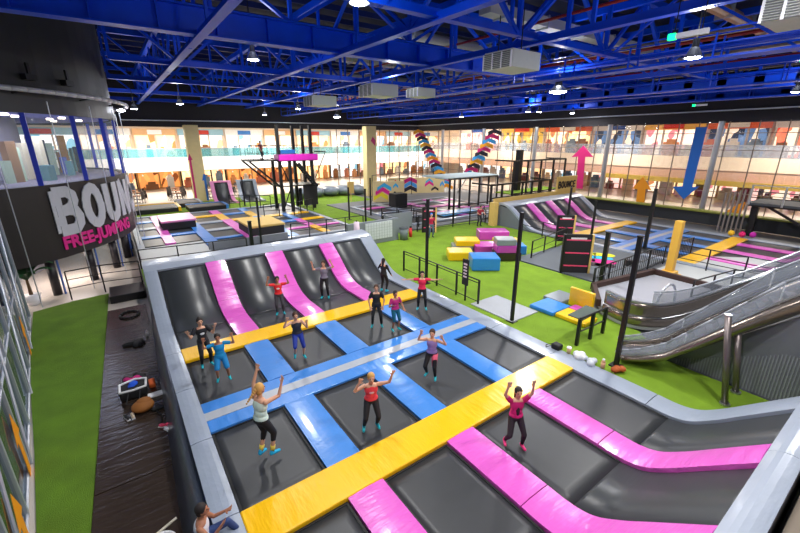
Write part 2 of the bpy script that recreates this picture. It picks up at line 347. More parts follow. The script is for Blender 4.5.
# ------------------------------------------------------------------ ceiling steel
def truss(axis, pos, a0, a1, z0, h, step, label, w=.16, plate=False):
    def P(a, z, off=0): return (a, pos+off, z) if axis == 'x' else (pos+off, a, z)
    t = Thing('roof_truss', label, 'roof truss', P(a0, z0), 'blue roof trusses')
    if plate:
        mb = MB(); mb.beam(P(a0, z0), P(a1, z0), .55, .06); mb.beam(P(a0, z0+.9), P(a1, z0+.9), .55, .06); mb.beam(P(a0, z0+.45), P(a1, z0+.45), .05, .9)
        n = int((a1-a0)/1.9)
        for i in range(n): a = a0+(i+.5)*1.9; mb.beam(P(a, z0+.05), P(a, z0+.85), .5, .05)
        t.part('plate_girder', mb, blue_steel)
    else:
        mb = MB(); mb.beam(P(a0, z0), P(a1, z0), .32, .05); mb.beam(P(a0, z0+.14), P(a1, z0+.14), .06, .24)
        t.part('bottom_chord', mb, blue_steel)
    zb = z0+(.9 if plate else 0)
    t.part('top_chord', MB().beam(P(a0, z0+h), P(a1, z0+h), .28, .3), blue_steel)
    n = max(2, round((a1-a0)/step)); d = (a1-a0)/n
    for i in range(n):
        a = a0+i*d
        t.part('diagonal_brace', MB().beam(P(a, zb if i % 2 else z0+h), P(a+d, z0+h if i % 2 else zb), w, w*.8), blue_steel)
        t.part('vertical_strut', MB().beam(P(a, zb), P(a, z0+h), w*1.1, w*.8), blue_steel)
for i, y in enumerate((-3.5, 4.5, 11.2, 18.5, 26.0, 34.5, 42.0)):
    truss('x', y, -9 if y < 12 else .1, 39.9, 10.4, 2.7, 3.0, 'blue steel roof truss crossing the hall, %s counted from the photographer' % ORD[i], plate=(y == 11.2))
for i, x in enumerate((-4, 2.7, 8.4, 13.6, 20.5, 26.5, 32.5, 38.8)):
    truss('y', x, -12, 45.3 if x > 0 else 15.5, 9.75 if x > 30 else 10.3, 2.5, 3.65, 'blue steel roof truss running to the back wall, %s counted from the round building' % ORD[i], w=.13, plate=(x in (32.5, 38.8)))
for i in range(26):
    y = -9+i*2.15
    solo('roof_purlin', MB().beam((-12, y, 13.9), (39.9, y, 13.9), .12, .3), mat('purlin_blue', (12, 32, 100), rough=.5), 'thin blue roof purlin under the dark deck, %s from the photographer' % ORD[i], 'purlin', 'blue purlins under the roof deck')
rnd = random.Random(3)
for i, (y, z, c) in enumerate([(-1, 12.0, (178, 160, 140)), (2.2, 12.6, (200, 150, 110)), (7.8, 12.3, (190, 188, 186)), (14.5, 12.6, (170, 168, 170)), (22, 12.4, (190, 180, 170)), (30, 12.6, (170, 172, 180))]):
    t = Thing('air_duct', 'pale %s air duct crossing above the blue trusses, %s from the photographer' % (('square', 'round')[i % 2], ORD[i]), 'air duct', (20, y, z), 'air ducts under the roof')
    if i % 2: t.part('duct', MB().tube((14, y, z), (39.8, y, z), .28, 14), plain(c, .4))
    else: t.part('duct', MB().b(14, 39.8, y-.35, y+.35, z-.22, z+.22), plain(c, .4))
    for k in range(8): t.part('flange', MB().b(15+k*3.2-.04, 15+k*3.2+.04, y-.38, y+.38, z-.3, z+.3), alu)
for i, (x, z, c, r) in enumerate([(15.5, 11.6, (140, 20, 24), .06), (23, 11.2, (140, 20, 24), .08), (24.2, 11.6, (190, 170, 150), .14), (29.5, 11.0, (150, 26, 26), .07), (30.4, 11.6, (200, 180, 160), .16), (35.5, 10.9, (206, 206, 210), .12), (36.6, 11.5, (110, 110, 120), .18)]):
    solo('service_pipe', MB().tube((x, -11, z), (x, 45.2, z), r, 8), plain(c, .4), '%s pipe running along the roof steel, %s from the round building' % ('thin red' if c[1] < 50 else 'pale', ORD[i]), 'pipe', 'service pipes under the roof')
for i, (x, z) in enumerate([(18.2, 9.6), (27.5, 9.5), (34.5, 9.35)]):
    t = Thing('cable_tray', 'blue hanging catwalk frame under the roof, %s from the round building' % ORD[i], 'catwalk', (x, 10, z), 'hanging catwalks')
    t.part('deck', MB().b(x-.4, x+.4, -10, 45, z-.04, z+.04), blue_steel)
    for s in (-.4, .4):
        for h in (.45, .9): t.part('rail', MB().beam((x+s, -10, z+h), (x+s, 45, z+h), .045, .045), blue_steel)
    for k in range(19):
        for s in (-.4, .4): t.part('hanger', MB().beam((x+s, -9+k*3, z), (x+s, -9+k*3, 10.4), .06, .06), blue_steel)
# air handling units with louvred fronts
for i, (x, y, z, s, lab) in enumerate([(11.6, 4.2, 9.4, 1.3, 'white louvred air unit hanging beside the bright floodlight'), (12.0, 13.8, 9.3, 1.4, 'white louvred air unit left of the chevron ladders'), (12.0, 21.5, 9.3, 1.5, 'white louvred air unit above the black tower'), (11.4, -3.6, 9.3, 1.1, 'large grey louvred air unit in the upper right corner'), (16.4, 15.5, 9.6, 1.2, 'white louvred air unit above the chevron ladders')]):
    t = Thing('air_unit', lab, 'air unit', (x, y, z), 'louvred air units'); g = plain((206, 208, 200), .5)
    t.part('casing', MB().bb(x-.45*s, x+.75*s, y-.5*s, y+.5*s, z-.2*s, z+.25*s, .03), g)
    mb = MB()
    for k in range(9): zz = z-.17*s+k*.045*s; mb.box((x-.47*s, y, zz), (.06, .92*s, .02))
    t.part('grille', mb, plain((120, 122, 124)))
    for yy in (-.48, -.16, .16, .48): t.part('grille_bar', MB().box((x-.48*s, y+yy*s, z), (.05, .05, .4*s)), white_m)
    for s2 in (-.4, .4): t.part('hanging_rod', MB().tube((x, y+s2*s, z+.2*s), (x, y+s2*s, 11), .02, 6), black_steel)
# high bay lamps
lamp_face = glow('lamp_face', (235, 240, 255), 40)
def highbay(x, y, z, lab, power, top=14.2, r=.26):
    t = Thing('high_bay_lamp', lab, 'lamp', (x, y, z), 'high bay lamps under the roof')
    sh = t.part('lamp_shade', MB().cone((x, y, z), (x, y, z+.3), r, r*.45, 20, False), plain((60, 62, 70), .3), smooth=True)
    t.part('lens', MB().ball((x, y, z+.02), r*.88, (1, 1, .25)), lamp_face, smooth=True)
    t.part('gear_box', MB().cone((x, y, z+.3), (x, y, z+.55), r*.4, r*.35, 12), black_steel)
    t.part('suspension_rod', MB().tube((x, y, z+.5), (x, y, top), .02, 6), black_steel)
    if power:
        l = bpy.data.lights.new('lamp_light', 'AREA'); l.energy = power; l.color = (1, .98, .95); l.shape = 'DISK'; l.size = .8
        o = bpy.data.objects.new('lamp_light', l); col.objects.link(o); o.parent = t.o; o.location = (0, 0, -.3)
        l = bpy.data.lights.new('ceiling_fill', 'POINT'); l.energy = power*.32; l.color = (.9, .95, 1); l.shadow_soft_size = .3  # fill light added above each lamp to brighten the blue roof steel
        o = bpy.data.objects.new('ceiling_fill', l); col.objects.link(o); o.parent = t.o; o.location = (0, 0, .75)
KP = 430
for a in [(14.8, -.5, 9.2, 'high bay lamp hanging lowest in front of the pale duct at upper right', KP), (4.1, 27.6, 9.2, 'high bay lamp above the back left court beside the sloping beam', KP*.7), (1.5, 31.5, 9.0, 'small high bay lamp nearest the round building', KP*.4), (13.3, 37.5, 9.2, 'high bay lamp low over the dark band, left of the black tower', KP*.8), (12.9, 27.4, 9.2, 'high bay lamp above the black tower', KP), (19.7, 7.5, 9.2, 'brightest floodlight glowing above the foam blocks', KP*1.5, 14.2, .5), (21.4, 37, 9.2, 'bright floodlight above the yellow pillar', KP, 14.2, .45), (13.8, 14.8, 9.2, 'high bay lamp between the two white air units', KP), (30.5, 0, 9.2, 'high bay lamp at the far right edge of the ceiling', KP), (32.0, 18.7, 9.2, 'lamp of a pair nearest the foam court glass', KP*.8), (33.1, 18.3, 9.2, 'lamp of a pair, the one closer to the pink arrow', 0), (37.5, 17.6, 9.2, 'small lamp above the pink arrow', KP*.5), (33.1, 28.7, 9.2, 'small lamp above the right chevron ladder', KP*.7)]:
    highbay(*a)
for i, (x, y) in enumerate([(2, -4), (9, -5), (5, 3.5), (5, 12.5), (22, -4)]):  # extra lamps added for brightness over the near court
    highbay(x, y, 10.0, 'added high bay lamp over the near court, %s from the photographer' % ORD[i], KP*.85, 14.2)
for i, (x, y, z, lab) in enumerate([(11.5, -1.5, 9.25, 'small exit light with green end, hanging above the high bay lamp'), (33.3, 5.4, 9.0, 'small exit light with green end, on the dark band'), (22, -2.0, 9.7, 'small exit light with green end, near the upper right corner')]):
    t = Thing('exit_light', lab, 'exit light', (x, y, z), 'green ended exit lights')
    t.part('tube', MB().b(x-.05, x+.05, y-.45, y+.25, z-.06, z+.06), white_m); t.part('green_lens', MB().b(x-.06, x+.06, y+.25, y+.42, z-.07, z+.07), glow('exit_green', (10, 220, 120), 3))
    t.part('suspension_wire', MB().tube((x, y-.3, z), (x, y-.3, 14.2), .012, 5).tube((x, y+.3, z), (x, y+.3, 14.2), .012, 5), black_steel)
#PART2
# ------------------------------------------------------------------ padded courts
def interp(prof, n=5):
    # Catmull-Rom through (s, z)
    P = [prof[0]]+list(prof)+[prof[-1]]; out = []
    for i in range(1, len(P)-2):
        p0, p1, p2, p3 = [Vector(p) for p in P[i-1:i+3]]
        for k in range(n):
            t = k/n; out.append(.5*((2*p1)+(-p0+p2)*t+(2*p0-5*p1+4*p2-p3)*t*t+(-p0+3*p1-3*p2+p3)*t**3))
    out.append(Vector(P[-1])); return out
def slab(x0, x1, prof, lift, th, n=5, bulge=0., nx=2):
    """sheet between x0 and x1 that follows prof [(y,z)], lifted and with a thickness"""
    pts = interp(prof, n) if n > 1 else [Vector(p) for p in prof]
    top, bot = [], []
    for i, p in enumerate(pts):
        a = pts[max(0, i-1)]; b = pts[min(len(pts)-1, i+1)]; d = (b-a).normalized(); nr = Vector((-d.y, d.x))
        if nr.y < 0: nr = -nr
        rt, rb = [], []
        for j in range(nx+1):
            x = x0+(x1-x0)*j/nx; u = 2*j/nx-1; bl = bulge*(1-u*u)
            q = p+nr*(lift+bl); w = p+nr*(lift-th); rt.append((x, q.x, q.y)); rb.append((x, w.x, w.y))
        top.append(rt); bot.append(rb)
    return MB().sheet(top, bot)
def pad(name, mb, m, label, cat, group, seam=None):
    return solo(name, mb, m, label, cat, group)
XS = [0, 1.817, 2.625, 4.423, 5.261, 7.196, 7.94, 9.63]
Y0, YN, Y1, Y2, Y3, YF = 0, -.915, 2.635, 3.931, 6.488, 7.40
FAR = [(9.0, 0), (9.7, .1), (10.4, .42), (11.1, .95), (12.0, 1.58)]
NEAR = [(-3.55, 0), (-4.0, .12), (-4.45, .45), (-4.9, .86), (-5.62, 1.52)]
COLN = ['first', 'second', 'third', 'fourth']
def court(ox, oy, cname, rows_extra=''):
    X = [x+ox for x in XS]; Yo = lambda v: v+oy
    pr = lambda P: [(y+oy, z) for y, z in P]
    def bed(i, prof, where, tilt=False, flat=0):
        x0, x1 = X[2*i]+.02, X[2*i+1]-.02
        t = Thing('trampoline_bed', 'black trampoline bed %s, %s, %s from left border' % (where, cname, COLN[i]), 'trampoline bed', ((x0+x1)/2, prof[0][0], 0), 'trampoline beds of the '+cname)
        if tilt: mb = slab(x0, x1, prof, -.02, .02, 5)
        else:
            ya, yb = prof[0][0], prof[1][0]; nx = 8; top = []; bot = []
            for r in range(nx+1):
                v = r/nx; rt = []; rb = []
                for c in range(nx+1):
                    u = c/nx; sg = (0 if flat else -.045)*(1-(2*u-1)**2)*(1-(2*v-1)**2); p = (x0+(x1-x0)*u, ya+(yb-ya)*v); rt.append((*p, -.02+sg)); rb.append((*p, -.045+sg))
                top.append(rt); bot.append(rb)
            mb = MB().sheet(top, bot)
        t.part('jump_mat', mb, bed_tilt if tilt else bed_m, smooth=True)
        if tilt: e = slab(x0, x0+.05, prof, -.01, .03, 5); 
        else:
            ya, yb = prof[0][0], prof[1][0]; e = (MB().b(x0, x1, ya, ya+.05, -.03, -.005) if flat >= 0 else MB()).b(x0, x1, (yb-.05) if flat <= 0 else ya, yb if flat <= 0 else ya+.05, -.03, -.006).b(x0+.001, x0+.05, ya, yb, -.03, -.005).b(x1-.05, x1, ya, yb, -.03, -.005)
        t.part('webbing', e, black_edge)
    for i in range(4):
        bed(i, pr([(Y0, 0), (Y1, 0)]), 'just beyond near yellow pad')
        bed(i, pr([(Y2, 0), (Y3, 0)]), 'just before far yellow pad')
        bed(i, pr([(YF, 0), (9.0, 0)]), 'flat below the far slope', flat=1)
        bed(i, pr([(-3.55, 0), (YN, 0)]), 'flat below the near slope', flat=-1)
        bed(i, pr(FAR), 'climbing the far slope', True)
        bed(i, pr(NEAR), 'climbing the near slope', True)
    g = 'blue pads of the '+cname
    for k in range(3):
        x0, x1 = X[2*k+1], X[2*k+2]
        pad('blue_pad', slab(x0, x1, pr([(Y0, 0), (Y1, 0)]), .05, .12, 1, .02, 6), blue, 'blue pad from near yellow pad to cross pad, %s, %s from left border' % (cname, COLN[k]), 'pad', g)
        pad('blue_pad', slab(x0, x1, pr([(Y2, 0), (Y3, 0)]), .05, .12, 1, .02, 6), blue, 'blue pad from cross pad to far yellow pad, %s, %s from left border' % (cname, COLN[k]), 'pad', g)
        fl = [(YF, 0), (8.2, 0)]+FAR
        t = Thing('pink_pad', 'pink pad strip up the far slope, %s, %s from left border' % (cname, COLN[k]), 'pad', (x0, FAR[0][0]+oy, 0), 'pink pads of the '+cname)
        t.part('flat_section', slab(x0, x1, pr([(YF, 0), (8.2, 0), (9.0, 0), (9.7, .1), (10.25, .33)]), .06, .14, 4, .02, 6), pink)
        t.part('sloping_section', slab(x0, x1, pr([(10.27, .34), (10.6, .55), (11.1, .95), (12.0, 1.58)]), .06, .14, 4, .02, 6), pink)
        t = Thing('pink_pad', 'pink pad strip up the near slope, %s, %s from left border' % (cname, COLN[k]), 'pad', (x0, YN+oy, 0), 'pink pads of the '+cname)
        t.part('flat_section', slab(x0, x1, pr([(-3.0, 0), (YN, 0)]), .06, .14, 1, .02, 6), pink)
        t.part('sloping_section', slab(x0, x1, pr([(-3.02, 0)]+NEAR), .06, .14, 4, .02, 6), pink)
    t = Thing('blue_cross_pad', 'long blue cross pad with a grey middle stripe across the centre of the '+cname, 'pad', ((X[0]+X[7])/2, Yo(3.3), 0))
    ym = (Y1+Y2)/2
    t.part('blue_side', MB().bb(X[0], X[7], Yo(Y1), Yo(ym-.17), -.06, .055, .02), bluex); t.part('blue_side', MB().bb(X[0], X[7], Yo(ym+.17), Yo(Y2), -.06, .055, .02), bluex)
    t.part('grey_stripe', MB().b(X[0], X[7], Yo(ym-.17), Yo(ym+.17), -.05, .056), grey_stripe)
    pad('yellow_pad', MB().bb(X[0], X[7], Yo(YN), Yo(Y0), -.08, .09, .03), yellow, 'wide yellow pad crossing the %s on its near side' % cname, 'pad', None)
    pad('yellow_pad', MB().bb(X[0], X[7], Yo(Y3), Yo(YF), -.08, .09, .03), yellow, 'wide yellow pad crossing the %s on its far side' % cname, 'pad', None)
    full = pr(NEAR[::-1]+[(-1.5, 0), (0, 0), (3, 0), (6, 0)]+FAR)
    t = Thing('border_pad', 'long grey border pad along the left edge of the '+cname, 'border pad', (X[0]-.22, Yo(0), 0), 'grey border pads of the '+cname)
    cuts = [NEAR[::-1]+[(-3.0, 0)], [(-2.98, 0), (0, 0)], [(0.02, 0), (2.4, 0)], [(2.42, 0), (4.8, 0)], [(4.82, 0), (7.2, 0)], [(7.22, 0), (9.0, 0)], FAR]
    for c in cuts: t.part('pad_section', slab(X[0]-.46, X[0], pr(c), .07, .16, 4, .02, 4), pad_grey)
    t = Thing('border_pad', 'long grey border pad along the right edge of the '+cname, 'border pad', (X[7]+.3, Yo(0), 0), 'grey border pads of the '+cname)
    for c in cuts: t.part('pad_section', slab(X[7], X[7]+.72, pr(c), .05, .14, 4, .02, 4), pad_grey)
    t = Thing('border_pad', 'grey border pad along the raised far rim of the '+cname, 'border pad', (X[3], Yo(12.5), 1.5), 'grey border pads of the '+cname)
    for k in range(4):
        a = X[0]-.46+(X[7]+.72-X[0]+.46)*k/4; b_ = a+(X[7]+.72-X[0]+.46)/4
        t.part('pad_section', slab(a, b_-.01, pr([(12.0, 1.58), (12.4, 1.72), (13.0, 1.76)]), .07, .16, 3, 0, 2), pad_greyL)
    t = Thing('border_pad', 'grey border pad along the raised near rim of the '+cname, 'border pad', (X[3], Yo(-6), 1.4), 'grey border pads of the '+cname)
    for k in range(4):
        a = X[0]-.46+(X[7]+.72-X[0]+.46)*k/4; b_ = a+(X[7]+.72-X[0]+.46)/4
        t.part('pad_section', slab(a, b_-.01, pr([(-6.02, 1.62), (-5.8, 1.62), (-5.62, 1.52)]), .07, .16, 3, 0, 2), pad_greyL)
    # closed sides under the slopes
    for s, x, lab in ((0, X[0]-.46, 'left'), (1, X[7]+.66, 'right')):
        P = pr(FAR+[(13.0, 1.7), (13.0, -.1), (9.0, -.1)]); Q = pr([(y, z-.12) for y, z in NEAR]+[(-6.0, 1.45), (-6.0, -.1), (-3.5, -.12)])
        P = [(y, z-.1 if z > 0 else z) for y, z in P]
        solo('side_panel', MB().prism(P, lambda a, b_, h, x=x: (x+h, a, b_), .05), plain((110, 116, 124), .5), 'grey panel closing the %s side under the far slope of the %s' % (lab, cname), 'side panel')
        solo('side_panel', MB().prism(Q, lambda a, b_, h, x=x: (x+h, a, b_), .05), plain((110, 116, 124), .5), 'grey panel closing the %s side under the near slope of the %s' % (lab, cname), 'side panel')
    solo('back_panel', MB().b(X[0]-.4, X[7]+.66, Yo(12.94), Yo(13.0), -.1, 1.62), plain((84, 86, 92), .5), 'dark back panel behind the far slope of the '+cname, 'back panel')
    solo('back_panel', MB().b(X[0]-.4, X[7]+.66, Yo(-6.02), Yo(-5.97), -.1, 1.5), plain((84, 86, 92), .5), 'dark back panel behind the near slope of the '+cname, 'back panel')
court(0, 0, 'front court')
court(25.0, 2.05, 'right court')

# ------------------------------------------------------------------ left side strip
top, bot = [], []
for y in [-6.3+i*1.9 for i in range(11)]:
    xb = -1.02+max(0, y)*.036; top.append([(-.44, y, .0), (-.5-(-.5-xb)*.5, y, -.5), (xb, y, -1.0)]); bot.append([(-.40, y, -.1), (-.44, y, -.5), (xb+.05, y, -1.02)])
solo('skirt_pad', MB().sheet(top, bot), skirt_m, 'dark vinyl skirt leaning from the grey left border down to the black mats', 'skirt pad', smooth=True)
for k in range(8):
    y0 = -4.0+k*2.45; xr = -1.05+max(0, y0)*.034
    lx = lambda y: -2.55+.0275*(y-0)
    solo('floor_mat', MB().prism([(lx(y0), y0), (-.62, y0), (-.62, y0+2.43), (lx(y0+2.43), y0+2.43)], lambda a, b_, h: (a, b_, -1.02+h), .06), black_mat, 'glossy black floor mat left of the front court, %s from the photographer' % ORD[k], 'floor mat', 'black mats between turf strip and front court')
mb = MB(); P = [(-2.69, -5), (-2.07, 18.4), (-3.5, 18.2), (-5.0, 17.6), (-4.6, 13), (-4.1, 8.6), (-3.75, 5.9), (-3.42, 3.0), (-3.2, 0), (-3, -5)]
mb.prism(P, lambda a, b_, h: (a, b_, -1.02+h), .035)
tf = solo('turf_strip', mb, turf_l, 'long green artificial turf strip between leaning glass wall and black mats', 'turf'); 
# inclined glazing on the left with white mullions
gx = lambda y: -3.25-.105*max(0, y) if y < 17.4 else -5.05
t = Thing('window_3', None, None, (-4, 6, -1), kind='structure')
ypts = [-4+i*1.9 for i in range(12)]
top = [[(gx(y)-.02, y, -1), (gx(y)-.02, y, 7.2)] for y in ypts]; bot = [[(gx(y)-.05, y, -1), (gx(y)-.05, y, 7.2)] for y in ypts]
t.part('pane', MB().sheet(top, bot), glass_side)
for y in ypts:
    t.part('mullion', MB().b(gx(y)-.06, gx(y)+.04, y-.04, y+.04, -1.0, 7.2), alu)
for z in (-.95, 1.2, 4.0): t.part('transom', MB().path([(gx(y), y, z) for y in ypts], .035, 6), alu)
for k, y in enumerate(ypts[3:-1:2]):
    t.part('brace_rod', MB().tube((gx(y)+.06, y, -1.0), (gx(y+1.9)+.06, y+1.9, 4.0), .035, 6), alu)
for k, (y, z) in enumerate([(12.4, -.3), (5.0, -.2), (2.6, -.6)]):
    solo('arrow_sticker', MB().prism([(0, -.9), (.35, -.9), (.35, .2), (.6, .2), (.17, .9), (-.25, .2), (0, .2)], lambda a, b_, h, y=y, z=z: (gx(y)+.05-h-.105*a, y+a, z+b_), .01), orange_m, 'orange arrow sticker on the leaning side glass, %s from the round building' % ORD[k], 'arrow sticker', 'orange arrows on the side glass')
# mall hall seen through the side glass
struct('wall_left', MB().b(-14.2, -14, -14, 16, -1.02, 8.5), cream_m)
# potted palm beside the side glass
t = Thing('potted_palm', 'green potted palm behind the leaning glass beside the round building', 'palm', (-5.1, 18.9, -1.0))
t.part('pot', MB().cone((-5.1, 18.9, -1.02), (-5.1, 18.9, -.5), .26, .36, 16), white_m, smooth=True); t.part('trunk', MB().cone((-5.1, 18.9, -.5), (-5.1, 18.9, .3), .08, .05, 8), plain((96, 70, 40)))
rnd = random.Random(5); leafm = plain((34, 84, 44), .5)
for k in range(11):
    a = k*2*math.pi/11+rnd.uniform(-.2, .2); L = rnd.uniform(.8, 1.25); up = rnd.uniform(.5, 1.0); mb = MB(); top = []; bot = []
    for s in range(8):
        u = s/7; rr = L*u; z = .3+up*math.sin(u*2.2)*.9; wd = .16*math.sin(math.pi*min(1, u*.9+.08))
        c = Vector((-5.1+rr*math.cos(a), 18.9+rr*math.sin(a), z)); sd = Vector((-math.sin(a), math.cos(a), 0))*wd
        top.append([c-sd-Vector((0, 0, .05)), c, c+sd-Vector((0, 0, .05))]); bot.append([q-Vector((0, 0, .012)) for q in top[-1]])
    t.part('frond', mb.sheet(top, bot), leafm)
# black ledge with railing at the end of the mats
solo('ledge', MB().bb(-2.0, -.5, 16.6, 18.3, -1.0, -.62, .03), black_steel, 'low black ledge at the far end of the black mats', 'ledge')
def railing(pts, z, h, label, group=None, every=1.6, mid=(.5,), r=.03, m=None, infill=0, cat='railing', thick=0.03):
    m = m or black_steel; t = Thing('railing', label, cat, (*pts[0], z), group)
    t.part('top_rail', MB().path([(x, y, z+h) for x, y in pts], r, 8), m)
    for q in mid: t.part('mid_rail', MB().path([(x, y, z+h*q) for x, y in pts], r*.75, 6), m)
    for (x0, y0), (x1, y1) in zip(pts[:-1], pts[1:]):
        L = math.hypot(x1-x0, y1-y0); n = max(1, round(L/every))
        for i in range(n+1):
            if i == 0 and (x0, y0) != pts[0]: continue
            x, y = x0+(x1-x0)*i/n, y0+(y1-y0)*i/n; t.part('post', MB().b(x-thick, x+thick, y-thick, y+thick, z, z+h), m)
        if infill:
            mb = MB(); k = int(L/infill)
            for i in range(k): u = (i+.5)/k; mb.tube((x0+(x1-x0)*u, y0+(y1-y0)*u, z+.08), (x0+(x1-x0)*u, y0+(y1-y0)*u, z+h), .012, 5)
            t.part('baluster', mb, m)
    return t
railing([(-3.6, 18.5), (-2.2, 18.75), (-.5, 18.5)], -1.0, 1.5, 'black railing with cross wire at the foot of the round building', every=1.4, mid=(.4, .7))
railing([(-.4, 18.9), (5.2, 18.3)], -.1, 1.1, 'thin black railing behind the raised far rim of the front court', every=1.8)
# bags and clothes lying on the mats
def lumps(seed, c, r, n, sc=(1, 1, .6)):
    rnd = random.Random(seed); mb = MB()
    for i in range(n):
        a = rnd.uniform(0, 6.28); d = rnd.uniform(0, r); mb.ball((c[0]+d*math.cos(a), c[1]+d*math.sin(a), c[2]+r*.35*sc[2]), r*rnd.uniform(.45, .7), sc, Matrix.Rotation(a, 4, 'Z'))
    return mb
ZB = -.96
t = Thing('sports_bag', 'open black sports bag with white trim on the black mat', 'bag', (-1.45, 7.3, ZB))
t.part('bag_body', MB().bb(-1.85, -1.1, 6.95, 7.55, ZB, ZB+.32, .09, 3), plain((22, 22, 26)), smooth=True)
t.part('white_trim', MB().path([(-1.82, 7.0, ZB+.33), (-1.5, 6.9, ZB+.36), (-1.14, 7.0, ZB+.33), (-1.1, 7.5, ZB+.33), (-1.4, 7.6, ZB+.35), (-1.82, 7.5, ZB+.33), (-1.82, 7.0, ZB+.33)], .035, 6), white_m)
t.part('carry_handle', MB().path([(-1.6, 7.0, ZB+.3), (-1.7, 6.6, ZB+.12), (-1.4, 6.5, ZB+.05), (-1.3, 7.0, ZB+.3)], .02, 6), plain((22, 22, 26)))
solo('crumpled_shirt', lumps(2, (-1.5, 7.75, ZB+.22), .19, 9, (1, .8, .6)), plain((200, 24, 120)), 'crumpled magenta top lying on the sports bag', 'top', smooth=True)
solo('cap', MB().ball((-1.45, 7.35, ZB+.33), .13, (1, 1, .7)).b(-1.6, -1.42, 7.18, 7.3, ZB+.32, ZB+.35), plain((26, 90, 220)), 'bright blue cap on top of the sports bag', 'cap', smooth=True)
solo('jacket', lumps(8, (-1.4, 8.1, ZB), .3, 14, (1, .7, .6)), plain((24, 24, 30)), 'crumpled black jacket behind the sports bag', 'jacket', smooth=True)
solo('orange_pouch', MB().bb(-1.06, -.88, 7.3, 7.7, ZB, ZB+.16, .04, 3), plain((222, 100, 40)), 'small orange pouch beside the sports bag', 'pouch', smooth=True)
solo('folded_towel', MB().bb(-1.15, -.62, 6.7, 6.95, ZB, ZB+.06, .02, 2), white_m, 'narrow white folded towel beside the sports bag', 'towel')
solo('shoulder_bag', MB().ball((-1.3, 6.2, ZB+.15), .3, (1, .95, .5), u=20, v=12).ball((-1.25, 6.28, ZB+.26), .2, (1, .8, .4)), plain((150, 92, 34)), 'round tan shoulder bag in front of the black sports bag', 'bag', smooth=True)
def shoe(c, rot, m, sole, label, cat='shoe', group=None, s=1.):
    Mx = Matrix.Translation(c) @ Matrix.Rotation(rot, 4, 'Z'); t = Thing('shoe', label, cat, c, group)
    a = MB(); a.ball(Mx @ Vector((0, .07*s, .045*s)), .05*s, (.85, 1.7, .8), Matrix.Rotation(rot, 4, 'Z')); a.ball(Mx @ Vector((0, -.06*s, .06*s)), .045*s, (.8, 1.3, 1.15), Matrix.Rotation(rot, 4, 'Z'))
    t.part('upper', a, m, smooth=True); t.part('sole', MB().box(Mx @ Vector((0, .02*s, .012)), (.075*s, .27*s, .024), rot), sole)
for i, (x, y, rt, c, lab) in enumerate([(-1.72, 6.0, .3, (30, 30, 34), 'black shoe with pale lining left of the tan bag'), (-1.58, 6.0, .1, (226, 206, 180), 'pale beige shoe touching the tan bag'), (-.86, 5.0, 1.0, (230, 70, 110), 'pink shoe on the mat beside the dark skirt'), (-.8, 4.75, .5, (240, 240, 244), 'white shoe on the mat beside the dark skirt')]):
    shoe((x, y, ZB), rt, plain(c), white_m, lab, s=1.15)
t = Thing('belt_bag', 'small black belt bag with hanging strap near the pink shoe', 'bag', (-.95, 6.0, ZB)); t.part('pouch', MB().bb(-1.1, -.8, 5.9, 6.05, ZB, ZB+.09, .03), black_edge); t.part('strap', MB().path([(-1.0, 5.9, ZB+.03), (-.88, 5.5, ZB+.03), (-.95, 5.2, ZB+.03)], .015, 6), black_edge)
solo('jumper', lumps(9, (-1.15, 11.1, ZB), .3, 8, (1.5, .7, .5)), plain((20, 20, 24)), 'black jumper lying stretched out beyond the sports bag', 'jumper', smooth=True)
solo('strap_bag', MB().path([(-1.3+.38*math.cos(a*.6), 14.4+.45*math.sin(a*.6), ZB+.05) for a in range(11)], .045, 6), plain((20, 20, 24)), 'looped black strap lying on the farthest floor mat', 'strap', smooth=True)
solo('water_bottle', MB().cone((-.8, 11.6, ZB), (-.8, 11.6, ZB+.2), .05, .05, 12).cone((-.8, 11.6, ZB+.2), (-.8, 11.6, ZB+.27), .05, .02, 12), plain((226, 220, 226), .3), 'pale water bottle standing beside the black jumper', 'bottle', smooth=True)
t = Thing('helmet_bag', 'white rimmed round bag with spotted lining at the bottom edge', 'bag', (-1.5, .2, ZB))
t.part('rim', MB().path([(-1.35+.27*math.cos(a*math.pi/8), .95+.24*math.sin(a*math.pi/8), ZB+.24) for a in range(17)], .03, 8), white_m, smooth=True)
t.part('bag_body', MB().cone((-1.35, .95, ZB), (-1.35, .95, ZB+.22), .25, .28, 20), plain((86, 84, 60)), smooth=True); t.part('stick_handle', MB().tube((-1.5, 1.2, ZB+.2), (-1.0, 1.35, ZB+.28), .025, 8), plain((220, 210, 190)))

# ------------------------------------------------------------------ round building
CX, CY, CR = -11.5, 27.8, 11.5
def arc(r, a0, a1, z0, z1, th, n=40):
    top = [[(CX+r*math.cos(R(a)), CY+r*math.sin(R(a)), z0), (CX+r*math.cos(R(a)), CY+r*math.sin(R(a)), z1)] for a in [a0+(a1-a0)*i/n for i in range(n+1)]]
    bot = [[(CX+(r-th)*math.cos(R(a)), CY+(r-th)*math.sin(R(a)), z0), (CX+(r-th)*math.cos(R(a)), CY+(r-th)*math.sin(R(a)), z1)] for a in [a0+(a1-a0)*i/n for i in range(n+1)]]
    return MB().sheet(top, bot)
t = Thing('round_building', 'curved building with black lettered sign band and blue lit windows at the left', 'building', (CX, CY, -1.02))
def cp(r, a, z): return (CX+r*math.cos(R(a)), CY+r*math.sin(R(a)), z)
t.part('upper_wall', arc(CR+.02, -130, 40, 8.5, 14.1, .3), cyl_black, smooth=False)
t.part('fascia', arc(CR+.08, -130, 40, 7.95, 8.9, .2), plain((64, 64, 68), .5))
sb = t.part('sign_band', arc(CR+.05, -130, 40, 1.0, 4.66, .3), plain((38, 30, 32), .5))
t.part('floor_slab', MB().cone((CX, CY, 4.3), (CX, CY, 4.6), CR-.4, CR-.4, 48), plain((120, 112, 122)))
